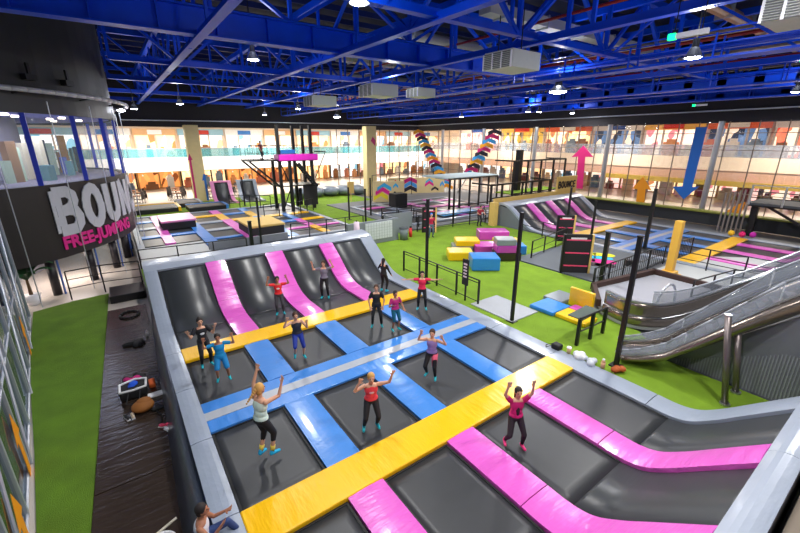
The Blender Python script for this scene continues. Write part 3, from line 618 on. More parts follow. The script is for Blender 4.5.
t.part('window_glass', arc(CR-.02, -130, 40, 4.66, 7.95, .03), glass_clear)
t.part('ground_glass', arc(CR-1.0, -130, 40, -1.0, 1.0, .03), glass_clear)
t.part('soffit', MB().cone((CX, CY, .92), (CX, CY, .99), CR-.2, CR-.2, 48), plain((60, 56, 60)))
bm_ = mat('blue_window_frame', (40, 60, 190), rough=.4)
for k, a in enumerate([-112+i*13 for i in range(12)]):
    t.part('window_mullion', MB().beam(cp(CR, a, 4.66), cp(CR, a, 7.95), .16, .2), bm_)
for k, a in enumerate([-112+i*13+5 for i in range(12)]):
    t.part('cable', MB().tube(cp(CR+.35, a, -1.0), cp(CR+.35, a, 8.5), .025, 6), alu)
for k, a in enumerate([-60+i*12.5 for i in range(6)]):
    p = t.part('pillar', MB().cone(cp(CR-.75, a, -1.02), cp(CR-.75, a, .98), .2, .2, 16), plain((30, 26, 34), .4), smooth=True)
    t.part('blue_edge', MB().tube(cp(CR-.5, a+1.0, -1.02), cp(CR-.5, a+1.0, .98), .05, 6), plain((80, 110, 190)), p)
t.part('interior_wall', arc(6.5, -150, 60, -1.0, 8.4, .2), plain((150, 146, 158)))
t.part('interior_ceiling', MB().cone((CX, CY, 8.0), (CX, CY, 8.1), CR-.3, CR-.3, 48), plain((130, 136, 226)))
rnd = random.Random(12)
for k in range(46):
    a = -125+k*3.4; c = rnd.choice([(206, 150, 70), (226, 214, 180), (90, 140, 140), (180, 200, 170), (150, 110, 70), (90, 110, 190), (40, 60, 70), (230, 230, 220)]); hh = rnd.uniform(.8, 2.5)
    t.part('interior_fitting', MB().box(cp(rnd.uniform(6.9, 9.9), a, 4.6+hh/2), (rnd.uniform(.15, .5), rnd.uniform(.15, .6), hh), R(a)), plain(c))
for k in range(13):
    a = -120+k*11; t.part('interior_spotlight', MB().cone(cp(9.6 if k % 2 else 8.4, a, 7.9), cp(9.6 if k % 2 else 8.4, a, 7.99), .16, .16, 12), lamp_w)
t.part('counter_light', arc(9.9, -120, -60, 4.9, 5.0, .06), glow('blue_strip', (60, 80, 255), 4))
for a in (-95, -62, -30): area('interior_lamp', cp(9.0, a, 7.8), 1.6, 150, (.7, .76, 1), t.o)
for a in (-60, -35): area('ground_lamp', cp(9.4, a, .88), 1.6, 110, (1, .85, .78), t.o)
# ring of pale tube around the building top
def ringpts(r, a0, a1, z, n): return [(CX+r*math.cos(R(a0+(a1-a0)*i/n)), CY+r*math.sin(R(a0+(a1-a0)*i/n)), z) for i in range(n+1)]
rg = t.part('halo_ring', MB().path(ringpts(CR+.85, -130, 40, 8.88, 60), .11, 8), plain((206, 204, 210), .3), smooth=True)
for k in range(9): t.part('ring_bracket', MB().tube(cp(CR, -120+k*18, 8.75), cp(CR+.85, -120+k*18, 8.88), .04, 6), black_steel, rg)
t.part('ring_lamp', MB().ball(cp(CR+.5, -4, 8.6), .22, (1, 1, .35)), lamp_face)
for k, a in enumerate((-64, -44, -34)):
    t.part('bracket_light', MB().box(cp(CR+.2, a, 9.5), (.3, .5, .25), R(a)).box(cp(CR+.25, a, 9.85), (.1, .12, .5), R(a)), black_steel)
# lettering bent round the band
def bend_text(body, size, a_start, z, m, bold, r=CR+.07, sx=1., lab=None):
    me = text_mesh(body, size, .02, bold); o = bpy.data.objects.new('lettering', me); col.objects.link(o)
    bmx = bmesh.new(); bmx.from_mesh(me)
    for it in range(3): bmesh.ops.subdivide_edges(bmx, edges=[e for e in bmx.edges if e.calc_length() > .25], cuts=1)
    for v in bmx.verts:
        a = R(a_start)+v.co.x*sx/r; rad = r+.02+v.co.z; h = v.co.y
        v.co = Vector((CX+rad*math.cos(a), CY+rad*math.sin(a), z+h))-Vector(t.loc)
    bmesh.ops.triangulate(bmx, faces=bmx.faces); bmesh.ops.recalc_face_normals(bmx, faces=bmx.faces)
    bmx.to_mesh(me); bmx.free(); me.materials.append(m); o.parent = sb; return o
def on_band(a, b_, h):
    ang = R(-46.3)+a/(CR+.07); rr = CR+.07+h; return (CX+rr*math.cos(ang), CY+rr*math.sin(ang), 2.1+b_)
for q in stroke_letters('BOUNCE', 1.2, .225, on_band, .05): t.part('letter', q, plain((196, 196, 206), .5), sb)
bend_text('FREE-JUMPING', .88, -46.0, 1.42, plain((226, 30, 140), .5), .035, sx=1.02)
#PART3
# ------------------------------------------------------------------ turf court with foam blocks
mb = MB(); P = [(10.38, -6.9), (12.6, -6.9), (12.6, -2.2), (14.0, -.9), (14.6, 2.2), (17.6, 2.35), (17.6, 7.6), (24.4, 8.4), (24.4, 17.4), (15.0, 17.4), (15.0, 15.7), (10.9, 15.7), (10.38, 9)]
mb.prism(P, lambda a, b_, h: (a, b_, -.11+h), .1); solo('turf_field', mb, turf_m, 'bright lime turf field with foam blocks beside the front court', 'turf')
solo('grey_mat', MB().bb(10.75, 12.4, 2.35, 4.55, -.012, .035, .01), plain((168, 172, 178)), 'square pale grey mat between front court and lime turf', 'mat')
def foam(x, y, z, w, d, h, m, label, rot=0.):
    mb = MB(); mb.bb(-w/2, w/2, -d/2, d/2, 0, h, .05, 3); bmesh.ops.rotate(mb.bm, verts=mb.bm.verts, matrix=Matrix.Rotation(rot, 3, 'Z')); bmesh.ops.translate(mb.bm, verts=mb.bm.verts, vec=(x, y, z)); return solo('foam_block', mb, m, label, 'foam block', 'foam blocks on the lime turf')
FR = R(-35.7)
for a in [(15.03, 7.78, 0, 1.5, 1.3, .7, foam_b, 'largest blue foam block at the front of the foam pile'), (15.2, 9.86, 0, 1.46, 1.2, .5, foam_y, 'yellow foam block at the front left corner of the foam pile'),
 (16.7, 11.2, 0, 1.3, 1.1, .34, foam_g, 'low grey foam block under the rear left yellow one'), (16.95, 11.05, .34, 1.5, 1.2, .36, foam_y, 'yellow foam block raised on the low grey one'),
 (17.6, 10.0, 0, 1.5, 1.3, .5, foam_m, 'low magenta foam block in the middle of the foam pile'), (20.61, 12.13, 0, 2.1, 1.3, .6, foam_m, 'long magenta foam block at the back of the foam pile'),
 (19.9, 10.3, 0, 1.66, 1.0, .4, foam_y, 'yellow foam block in front of the long magenta one'), (17.4, 8.2, 0, 1.5, 1.1, .48, foam_k, 'black foam block at the bottom of the grey topped stack'),
 (17.3, 8.2, .48, 1.26, 1.05, .42, foam_m, 'magenta foam block in the middle of the grey topped stack'), (17.25, 8.25, .9, 1.13, 1.0, .36, foam_g, 'grey foam block topmost of its stack'), (18.95, 8.6, 0, .85, 1.0, .55, foam_b, 'smaller blue foam block at the right end of the foam pile')]:
    foam(*a, rot=FR)
for x0, x1, y0, y1, m, l in [(12.5, 13.75, 1.75, 2.85, foam_b, 'flat blue crash mat nearest the front court'), (13.8, 15.0, 2.2, 3.1, foam_g, 'flat grey crash mat beside the yellow upright board'), (12.6, 13.5, .45, 1.7, foam_y, 'flat yellow crash mat in front of the upright board'), (13.55, 14.05, 1.1, 1.72, foam_m, 'small pink crash mat between blue and yellow mats')]:
    solo('crash_mat', MB().bb(x0, x1, y0, y1, 0, .16, .03), m, l, 'crash mat', 'flat crash mats by the steel wall')
solo('upright_board', MB().bb(14.15, 14.3, 1.05, 2.1, 0, .8, .03), foam_y, 'yellow padded board standing upright before the steel wall', 'board')
# railings
railing([(11.1, 9.9), (10.98, 4.35)], 0, 1.1, 'black railing with framed panels between front court and turf', every=1.3, mid=(.88, .12), thick=.035)
t = Thing('notice_post', 'narrow black notice post with white lettering at the court railing', 'notice', (10.85, 5.0, 0))
t.part('post', MB().b(10.82, 10.88, 4.97, 5.03, 0, 1.9), black_steel); t.part('poster', MB().b(10.76, 10.81, 4.82, 5.16, .75, 1.9), plain((28, 26, 30)))
mb = MB()
for k in range(5): mb.b(10.745, 10.765, 4.88+.02*(k % 2), 5.08, 1.1+.14*k, 1.17+.14*k)
t.part('print_lines', mb, plain((220, 200, 210)))
railing([(24.2, 12.4), (23.6, 8.2), (18.6, 7.3)], 0, 1.05, 'black railing along the far side of the turf before the right court', every=1.7, mid=(.5, .12))
railing([(17.5, 16.9), (24.3, 16.2)], 0, 1.1, 'black railing at the back of the turf behind the red shirted visitor', every=1.6, mid=(.5, .12))
railing([(16.5, 2.35), (22.0, 2.3), (27.1, 2.05)], 0, 1.1, 'black railing with fine balusters along the grey ramp deck', every=1.5, mid=(.55, .12), infill=.22)
railing([(24.25, 1.9), (24.2, -4.4), (27.0, -5.4)], .02, 1.15, 'thin black railing in front of the pink strips of the right court', every=1.7, mid=(.35, .68))
railing([(18.2, -1.0), (21.3, -1.5), (24.0, -4.2)], .02, 1.1, 'thin black railing crossing the pale planks beside the yellow column', every=1.5, mid=(.35, .68))
t = railing([(12.75, -.15), (11.15, -.1)], 0, 1.0, 'short black barrier with dark mesh panel near the white plastic bags', every=1.0, mid=(.5,), r=.04, thick=.05)
t_ = solo('mesh_panel', MB().box((11.95, .2, .9), (1.3, .55, .03), 0.06), plain((70, 84, 76)), 'sloping dark green mesh panel on the short black barrier', 'panel')
def tpost(x, y, h, lab, w=.055, z=0):
    t = Thing('net_post', lab, 'post', (x, y, z), 'tall black net posts')
    t.part('post', MB().b(x-w, x+w, y-w, y+w, z, z+h), black_steel); t.part('base_plate', MB().b(x-.16, x+.16, y-.16, y+.16, z, z+.03), black_steel); t.part('cap', MB().b(x-w*1.2, x+w*1.2, y-w*1.2, y+w*1.2, z+h, z+h+.03), black_steel)
tpost(10.85, 7.69, 4.1, 'tall black net post behind the pink shirted jumper with spread arms'); tpost(10.85, 2.43, 4.25, 'tall black net post beside the square pale grey mat')
tpost(10.95, -1.55, 4.15, 'tall dark net post at the foot of the escalator', .06); tpost(26.5, 4.4, 3.8, 'tall black net post rising from the right court blue pads', .09)
tpost(24.6, 8.9, 3.6, 'tall black net post at the left corner of the right court'); tpost(23.2, 6.3, 3.1, 'black net post standing on the grey ramp deck')
tpost(17.6, 2.55, 2.6, 'thick black net post at the near end of the grey ramp deck', .085)
tpost(6.46, 19.6, 3.2, 'black net post behind the far rim of the front court'); tpost(5.9, 19.8, 1.7, 'short thick black post behind the far rim of the front court', .1)
tpost(10.2, 37.5, 3.0, 'black net post between the back left ramps and the tower'); tpost(18.2, 24.8, 3.4, 'black net post at the left end of the stepped rails')
tpost(15.6, 24.2, 2.8, 'black net post right of the dark tower'); tpost(14.9, 20.2, 3.1, 'black net post left of the white panelled wall'); tpost(21.9, 17.6, 3.6, 'black net post at the back edge of the lime turf')
def cboard(x, y, rot, h, lab, w=1.0):
    t = Thing('climbing_board', lab, 'climbing board', (x, y, 0), 'black boards with pink lines'); Rz = Matrix.Rotation(rot, 4, 'Z')
    def bx(cx, cy, cz, sx, sy, sz): v = Rz @ Vector((cx, cy, cz)); return MB().box((x+v.x, y+v.y, v.z), (sx, sy, sz), rot)
    t.part('board', bx(0, 0, h/2, w, .12, h), plain((30, 26, 30)))
    for s in (-1, 1): t.part('side_post', bx(s*(w/2+.05), 0, h/2, .1, .2, h), black_steel if s < 0 else ply)
    for k in range(3): t.part('pink_line', bx(0, -.065, h*(.2+.33*k), w*.92, .015, .07), plain((226, 70, 110)))
    t.part('white_print', bx(0, -.066, h*.9, w*.6, .014, .09), plain((220, 216, 220)))
cboard(18.2, 4.3, -.75, 2.1, 'black board with pink lines and wooden side at the grey ramp deck', 1.3)
cboard(24.0, 8.6, -.75, 1.8, 'black board with pink lines at the left border of the right court'); cboard(18.1, 16.2, -.6, 1.9, 'black board with pink lines behind the red shirted visitor', .9)
# grey ramp deck, planks and yellow column
struct('floor_ramp_deck', MB().b(17.7, 24.4, 2.5, 7.9, -.12, .03), deck_m)
mb = MB(); g = Thing('floor_graphic', 'yellow, cyan and pink splash graphic painted on the grey ramp deck', 'floor graphic', (21.5, 4.6, .03))
for k, (c, x, y, sx, sy) in enumerate([((226, 226, 40), 22.6, 5.3, .9, .35), ((40, 180, 220), 21.9, 4.95, .8, .3), ((220, 40, 140), 21.2, 4.6, .95, .4), ((50, 30, 40), 20.6, 4.1, .6, .35)]):
    mb = MB()
    for q in range(3): mb.cone((x+(q-1)*sx*.28, y-(q-1)*sx*.5, .03), (x+(q-1)*sx*.28, y-(q-1)*sx*.5, .042+.002*k), sy, sy, 14)
    g.part('paint_patch', mb, plain(c))
solo('rubber_weight', MB().cone((21.8, 3.2, .03), (21.8, 3.2, .33), .22, .18, 14), black_edge, 'small black rubber stand on the grey ramp deck', 'stand')
struct('floor_planks', MB().prism([(15.6, 2.2), (27, 1.9), (33, -4), (21, -2.6), (18.2, -1.2)], lambda a, b_, h: (a, b_, -.11+h), .12), plank_m)
YX, YY = 21.1, .95; YB = mat('yellow_board', (232, 180, 70), rough=.5, noise=.05, nscale=3)
t = Thing('yellow_column', 'yellow boxed column with stepped base on the pale planks', 'column', (YX, YY, 0))
t.part('base', MB().bb(YX-.42, YX+.42, YY-.42, YY+.42, 0, .3, .03).bb(YX-.3, YX+.3, YY-.3, YY+.3, .3, .48, .03), YB); t.part('shaft', MB().bb(YX-.17, YX+.17, YY-.17, YY+.17, .48, 3.0, .02), YB)

# ------------------------------------------------------------------ steel clad curved wall and escalator
def ribbon(pts, z0, z1, th, n=6, bulge=0.):
    P = [Vector(p) for p in pts]; Q = []
    PP = [P[0]]+P+[P[-1]]
    for i in range(1, len(PP)-2):
        for k in range(n):
            t = k/n; p0, p1, p2, p3 = PP[i-1:i+3]
            Q.append(.5*((2*p1)+(-p0+p2)*t+(2*p0-5*p1+4*p2-p3)*t*t+(-p0+3*p1-3*p2+p3)*t**3))
    Q.append(P[-1]); top = []; bot = []
    for i, q in enumerate(Q):
        d = Q[min(i+1, len(Q)-1)]-Q[max(0, i-1)]; nr = Vector((-d.y, d.x, 0)).normalized()
        rt, rb = [], []
        for s in range(5):
            u = s/4; bl = bulge*math.sin(math.pi*u); rt.append(q+Vector((0, 0, z0+(z1-z0)*u))-nr*bl); rb.append(q+Vector((0, 0, z0+(z1-z0)*u))-nr*(bl-th))
        top.append(rt); bot.append(rb)
    return MB().sheet(top, bot)
cw = [(14.3, .7, 0), (14.0, -.2, 0), (14.3, -1.0, 0), (15.4, -1.55, .0), (18.0, -2.2, .2), (21.5, -3.4, .9), (26.5, -5.2, 2.2)]
t = Thing('curved_steel_wall', 'curved steel clad wall around the sunken landing behind the escalator', 'wall', (14.0, -.2, 0))
t.part('upper_cladding', ribbon(cw, .5, 1.0, .08), brass_clad, smooth=True); t.part('lower_cladding', ribbon(cw, .12, .5, .12, bulge=.05), brass_clad, smooth=True)
t.part('rim', ribbon(cw, 1.0, 1.05, .14), silver); t.part('bead', ribbon(cw, .48, .52, .14, bulge=.03), silver); t.part('plinth', ribbon(cw, .0, .12, .3), plain((150, 152, 150)))
t.part('curved_glass', ribbon(cw[2:], 1.05, 1.5, .02), glass_esc, smooth=True); t.part('glass_handrail', ribbon(cw[2:], 1.5, 1.54, .05), alu)
t.part('glass_arch', MB().path([(17.2, -.9+.0*k, .5) if k < 0 else (15.8+.9*math.cos(math.pi*k/10), -.9, .55+.9*math.sin(math.pi*k/10)) for k in range(11)], .05, 8), alu, smooth=True)
struct('floor_landing', MB().prism([(14.4, .8), (16.0, 2.0), (20.3, 1.3), (20.2, -1.3), (17.5, -1.9), (15.2, -1.4), (14.4, -.8)], lambda a, b_, h: (a, b_, .0+h), .32), plain((166, 168, 176), .3))
brn = plain((62, 40, 34))
t = Thing('landing_kerb', 'dark brown timber kerb around the grey landing', 'kerb', (16, 2, 0)); t.part('kerb_board', MB().beam((14.4, .95, .4), (16.1, 2.1, .4), .18, .3), brn); t.part('kerb_board', MB().beam((16.0, 2.1, .4), (20.6, 1.4, .4), .2, .3), brn); t.part('kerb_board', MB().beam((20.5, 1.5, .4), (20.3, -1.4, .4), .2, .3), brn)
# escalator in front
E0 = Vector((11.15, -1.55, 0)); dE = Vector((.39, -.921, 0)).normalized(); nE = Vector((-dE.y, dE.x, 0))
if nE.x < 0: nE = -nE
zf = lambda s: .1+.06*max(0, s)+(.22*s*s/1.1 if 0 < s < 1.1 else (.24+(s-1.1)*.80 if s >= 1.1 else 0))
SS = [.0, .2, .5, .8, 1.1, 1.5, 2, 2.6, 3.2, 4, 5, 6, 7]
tz = lambda s: min(1, .34+.66*max(0, s)/3.2)
def esec(prof, s0=0):
    rows = []
    for s in SS[s0:]: rows.append([E0+dE*s+nE*a+Vector((0, 0, zf(s)-.1+z*tz(s)+.1*(1-tz(s)))) for a, z in prof])
    return rows
t = Thing('escalator', 'escalator with rounded steel underside and clear side glass rising to the right', 'escalator', tuple(E0))
po = [(.0, .62), (-.06, .4), (.02, .14), (.18, .0), (1.0, .0), (1.18, .14), (1.24, .4), (1.2, .62)]; pi_ = [(.1, .62), (.06, .4), (.12, .22), (.22, .1), (.96, .1), (1.08, .22), (1.14, .4), (1.1, .62)]
t.part('steel_cladding', MB().sheet(esec(po), esec(pi_)), brass_clad, smooth=True)
t.part('step_band', MB().sheet(esec([(.25, .38), (.6, .38), (.95, .38)]), esec([(.25, .25), (.6, .25), (.95, .25)])), plain((70, 70, 76), .4))
for k in range(26):
    s = .9+k*.24; c = E0+dE*s+nE*.6+Vector((0, 0, zf(s)-.1+.42*tz(s))); t.part('step', MB().box(c, (.24, .68, .08), math.atan2(dE.y, dE.x)), plain((84, 86, 94), .4))
for a in (.05, 1.14):
    pa = t.part('balustrade_glass', MB().sheet(esec([(a, .62), (a-.04, .9), (a, 1.2)]), esec([(a+.03, .62), (a-.01, .9), (a+.03, 1.2)])), glass_esc, smooth=True)
    t.part('handrail', MB().path([E0+dE*s+nE*(a+.015)+Vector((0, 0, zf(s)-.1+1.22*tz(s)+.06*(1-tz(s)))) for s in SS], .03, 8), plain((150, 154, 164), .3), pa, smooth=True)
    t.part('newel_curve', MB().path([E0+dE*(.0-.14*math.sin(q))+nE*(a+.015)+Vector((0, 0, .06+.3+.1*math.cos(q))) for q in [math.pi*i/8 for i in range(6)]], .03, 8), plain((150, 154, 164), .3), pa, smooth=True)
    for s in (1.5, 3.2, 5.0): t.part('glass_seam', MB().path([E0+dE*s+nE*(a+.015)+Vector((0, 0, zf(s)-.1+z*tz(s))) for z in (.62, .9, 1.2)], .018, 6), white_m, pa)
    t.part('edge_trim', MB().path([E0+dE*s+nE*(a+.015)+Vector((0, 0, zf(s)-.1+.63*tz(s)+.06)) for s in SS], .035, 6), silver, pa)
for x, y, h, lab in [(11.42, -4.2, 2.45, 'taller steel bollard column in front of the escalator'), (12.3, -4.2, 1.75, 'shorter steel bollard column under the escalator')]:
    t = Thing('steel_column', lab, 'column', (x, y, 0), 'steel columns by the escalator'); T2 = (x-.03, y+.17*h, h); t.part('shaft', MB().cone((x, y, 0), T2, .075, .075, 16), mat('dull_steel', (128, 118, 116), rough=.35, metal=.7), smooth=True); t.part('cap', MB().cone(T2, (T2[0], T2[1], h+.03), .085, .085, 16), silver); t.part('base_flange', MB().cone((x, y, 0), (x, y, .04), .12, .12, 16), silver)
mb = MB(); mb.prism([(-2.2, -.1), (-9, -.1)]+[(-1.55-.92*s-.1, zf(s)-.02) for s in (7.5, 5, 3, 2, 1.1, .5)], lambda a, b_, h: (12.7+h, a, b_), .12)
t = Thing('ribbed_wall', 'grey ribbed metal wall beneath the escalator', 'wall', (12.7, -4, 0)); t.part('panel', mb, plain((104, 107, 114), .4)); mb = MB()
for k in range(90): y = -8.8+k*.07; mb.b(12.68, 12.7, y-.014, y+.014, 0, max(.05, min(1.4, .08+(-2.5-y)*.55)))
t.part('ribs', mb, plain((128, 131, 138), .4))
# things left on the right border pad
zt = .055
t = Thing('camera_bag', 'small black camera bag on the right grey border', 'bag', (10.3, .1, zt)); t.part('bag_body', MB().bb(10.15, 10.42, -.05, .25, zt, zt+.2, .05, 3), black_edge, smooth=True); t.part('strap', MB().path([(10.16, .2, zt+.15), (10.05, .35, zt+.03), (10.2, .45, zt+.03), (10.4, .2, zt+.15)], .012, 6), black_edge)
t = Thing('paper_cup', 'tan paper cup with pale lid on the right grey border', 'cup', (10.35, -.3, zt)); t.part('cup', MB().cone((10.35, -.3, zt), (10.35, -.3, zt+.2), .06, .08, 14), plain((190, 164, 120)), smooth=True); t.part('lid', MB().cone((10.35, -.3, zt+.2), (10.35, -.3, zt+.23), .085, .07, 14), white_m)
solo('plastic_bag', lumps(21, (10.35, -.66, zt), .2, 7, (1, 1, .9)), plain((224, 226, 230), .3), 'crumpled white plastic bag next to the tan cup', 'plastic bag', smooth=True)
solo('plastic_bag', lumps(22, (10.4, -1.0, zt), .2, 7, (1, 1, .8)), plain((190, 196, 206), .3), 'greyer crumpled plastic bag next to the dark net post', 'plastic bag', smooth=True)
solo('leather_bag', lumps(23, (10.6, -1.75, zt), .17, 6, (1, 1, .8)), plain((176, 84, 30)), 'orange brown leather bag at the foot of the dark net post', 'bag', smooth=True)
t = Thing('drink_bottle', 'beige drink bottle with white cap beside the orange brown bag', 'bottle', (10.42, -1.4, zt)); t.part('bottle_body', MB().cone((10.42, -1.4, zt), (10.42, -1.4, zt+.2), .065, .065, 14).cone((10.42, -1.4, zt+.2), (10.42, -1.4, zt+.26), .065, .03, 14), plain((222, 170, 130)), smooth=True); t.part('cap', MB().cone((10.42, -1.4, zt+.26), (10.42, -1.4, zt+.3), .035, .035, 12), white_m)

# ------------------------------------------------------------------ white panelled wall at the back of the turf
mb = MB().b(10.9, 14.9, 15.75, 15.95, 0, 1.55); solo('partition', mb, plain((126, 132, 140), .5), 'low grey partition behind the right end of the front court far slope', 'partition')
solo('partition_return', MB().b(14.8, 14.95, 15.95, 17.3, 0, 1.5).b(14.95, 17.4, 17.42, 17.55, 0, 1.5), plain((126, 132, 140), .5), 'grey partition return wall beside the grey bin', 'partition')
t = Thing('panel_board', 'white gridded board fixed on the low grey partition', 'board', (13, 15.7, .3)); t.part('board', MB().b(12.2, 14.35, 15.69, 15.745, .3, 1.45), plain((208, 212, 218))); mb = MB()
for k in range(1, 6): mb.b(12.2, 14.35, 15.675, 15.69, .3+.19*k-.006, .3+.19*k+.006)
for k in range(1, 10): mb.b(12.2+.215*k-.006, 12.2+.215*k+.006, 15.675, 15.69, .3, 1.45)
t.part('grid_lines', mb, plain((160, 166, 172)))
t = Thing('litter_bin', 'grey litter bin with dark lid on the turf by the partition', 'bin', (15.2, 15.6, 0)); t.part('bin_body', MB().cone((15.2, 15.5, 0), (15.2, 15.5, .8), .26, .32, 18), plain((110, 120, 122)), smooth=True); t.part('lid', MB().cone((15.2, 15.5, .8), (15.2, 15.5, .88), .34, .3, 18), plain((70, 76, 80)))
t = Thing('fire_extinguisher', 'red extinguisher standing beside the grey bin', 'extinguisher', (16.1, 15.9, 0)); t.part('cylinder', MB().cone((16.1, 15.9, 0), (16.1, 15.9, .55), .12, .12, 14).ball((16.1, 15.9, .55), .12), plain((206, 40, 40), .4), smooth=True); t.part('valve', MB().b(16.04, 16.16, 15.86, 15.94, .65, .78), black_steel)
t = Thing('banner_flag', 'rolled white and pink banner leaning behind the front court rim', 'banner', (10.6, 14.2, 0)); t.part('cloth', MB().cone((10.7, 14.2, .9), (10.75, 14.3, 2.0), .22, .16, 14), plain((222, 200, 214)), smooth=True); t.part('print', MB().cone((10.7, 14.2, 1.1), (10.72, 14.25, 1.4), .225, .215, 14), magenta_m); t.part('pole', MB().tube((10.7, 14.2, 0), (10.76, 14.32, 2.1), .03, 8), black_steel)

# ------------------------------------------------------------------ back left court grid
def grid(cname, xs, ys, cc, rc, z=0., skip=()):
    """xs, ys lists of (start,end) beds; cc/rc colours of the strips between"""
    n = 0; k = 0
    for i, (x0, x1) in enumerate(xs):
        for j, (y0, y1) in enumerate(ys):
            if (i, j) in skip: continue
            t = Thing('trampoline_bed', 'black trampoline bed of the %s, %s column, %s row back' % (cname, ORD[i], ORD[j]), 'trampoline bed', ((x0+x1)/2, (y0+y1)/2, z), 'trampoline beds of the '+cname)
            t.part('jump_mat', MB().b(x0+.05, x1-.05, y0+.05, y1-.05, z-.05, z-.03), bed_m); t.part('webbing', MB().b(x0, x1, y0, y0+.06, z-.06, z-.02).b(x0, x1, y1-.06, y1, z-.06, z-.02), black_edge)
    for j in range(len(ys)-1):
        for i, (x0, x1) in enumerate(xs):
            if (i, j) in skip: continue
            m, cn = rc[j][i % len(rc[j])]
            solo('strip_pad', MB().bb(x0, x1, ys[j][1], ys[j+1][0], z-.08, z+.05, .02, 1), m, '%s cross pad of the %s, %s column, behind %s row' % (cn, cname, ORD[i], ORD[j]), 'pad', 'cross pads of the '+cname)
    for i in range(len(xs)-1):
        for j in range(len(ys)):
            if (i, j) in skip and (i+1, j) in skip: continue
            m, cn = cc[i][j % len(cc[i])]; ye = ys[j+1][0] if j+1 < len(ys) else ys[j][1]
            solo('long_pad', MB().bb(xs[i][1], xs[i+1][0], ys[j][0], ye-.01, z-.08, z+.055, .02, 1), m, '%s long pad of the %s between %s and %s columns, %s row' % (cn, cname, ORD[i], ORD[i+1], ORD[j]), 'pad', 'long pads of the '+cname)
    a, b_, c, d = xs[0][0], xs[-1][1], ys[0][0], ys[-1][1]
    for (x0, x1, y0, y1, w) in [(a-.4, a, c, d, 'left'), (b_, b_+.4, c, d, 'right'), (a-.4, b_+.4, d, d+.4, 'far'), (a-.4, b_+.4, c-.4, c, 'near')]:
        solo('border_pad', MB().bb(x0, x1, y0, y1, z-.08, z+.04, .02, 1), pad_grey, 'grey border pad on the %s side of the %s' % (w, cname), 'border pad')
Bc = (blue, 'blue'); Yc = (yellow, 'yellow'); Pc = (pink, 'pink'); Gc = (pad_grey, 'grey')
grid('back left court', [(.1, 1.3), (1.95, 3.6), (4.4, 6.3), (7.1, 9.0), (9.7, 11.6), (12.2, 14.2)], [(21.0, 23.4), (23.9, 26.4), (27.2, 29.8), (30.6, 33.0), (33.8, 36.0)],
     [[Pc], [Bc, Bc, Bc, Yc, Bc], [Pc, Pc, Pc, Yc, Pc], [Bc, Bc, Bc, Yc], [Yc, Pc, Bc]], [[Gc, Bc, Bc, Bc, Pc, Pc], [Bc, Bc, Gc, Pc, Bc, Yc], [Gc, Gc, Gc, Yc, Yc, Yc], [Bc, Yc, Yc, Bc, Bc, Gc]], skip=((0, 0), (1, 0), (4, 4), (5, 4), (5, 3), (4, 3)))
solo('landing_deck', MB().bb(-.3, 3.5, 19.4, 23.3, -.1, .06, .02), plank_m, 'pale planked deck at the near left corner of the back left court', 'deck')
solo('padded_kerb', MB().bb(3.4, 8.6, 20.42, 20.58, 0, .5, .02), plain((120, 124, 134), .5), 'grey padded kerb in front of the back left court', 'kerb')
def platform(x0, x1, y0, y1, h, m, lab):
    t = Thing('jump_platform', lab, 'platform', ((x0+x1)/2, (y0+y1)/2, .06), 'padded jump platforms'); t.part('base', MB().b(x0+.08, x1-.08, y0+.08, y1-.08, .05, h-.12), plain((40, 38, 42))); t.part('top_pad', MB().bb(x0, x1, y0, y1, h-.12, h+.04, .04), m)
platform(1.6, 4.1, 28.6, 32.0, .7, vinyl('pale_pink_vinyl', (240, 150, 200)), 'pink topped jump platform in the back left court'); platform(6.55, 9.2, 22.5, 26.0, .75, ply, 'wood topped jump platform in the middle of the back left court')
for x0, x1, y0, y1, m, e, lab in [(.3, 4.0, 38.2, 41.5, yellow, Bc, 'black airbag tray with yellow edge near the round building'), (4.8, 8.2, 36.9, 39.4, blue, Bc, 'black tray with blue rim at the foot of the striped pillar'), (4.3, 6.4, 40.6, 43.6, pad_grey, Bc, 'small black tray with grey rim behind the striped pillar')]:
    t = Thing('foam_tray', lab, 'tray', (x0, y0, 0), 'low black trays beyond the back left court'); t.part('tray', MB().b(x0, x1, y0, y1, -.08, .35), black_edge); t.part('rim', MB().b(x0, x1, y1, y1+.25, 0, .42).b(x1, x1+.25, y0, y1, 0, .42), m)
    t.part('mat', MB().b(x0+.3, x1-.3, y0+.3, y1-.3, .35, .38), plain((84, 78, 76)))
solo('turf_patch', MB().b(-.3, 14.8, 36.5, 45.2, -.12, -.07), turf_m, 'green turf patch behind the back left court', 'turf'); solo('turf_patch', MB().b(14.9, 24, 17.6, 45.2, -.12, -.06), turf_m, 'green turf patch around the black tower foot', 'turf')
solo('turf_patch', MB().b(-.43, 10.3, 13.2, 19.2, -.12, -.08).b(10.3, 14.7, 16.0, 19.2, -.12, -.08), turf_l, 'narrow turf behind the raised far rim of the front court', 'turf')
railing([(8.8, 20.3), (11.5, 20.2), (14.6, 20.1)], 0, 1.1, 'black railing between front court rim and back left court', every=1.7)
railing([(9.8, 29.6), (12.4, 29.0), (15.0, 30.6)], 0, 1.2, 'thin black railing on the far court edge before the tower foot', every=1.2)
railing([(8.6, 37.2), (12.0, 34.4)], 0, 1.3, 'thin railing around the turf beside the back ramps', every=1.2)
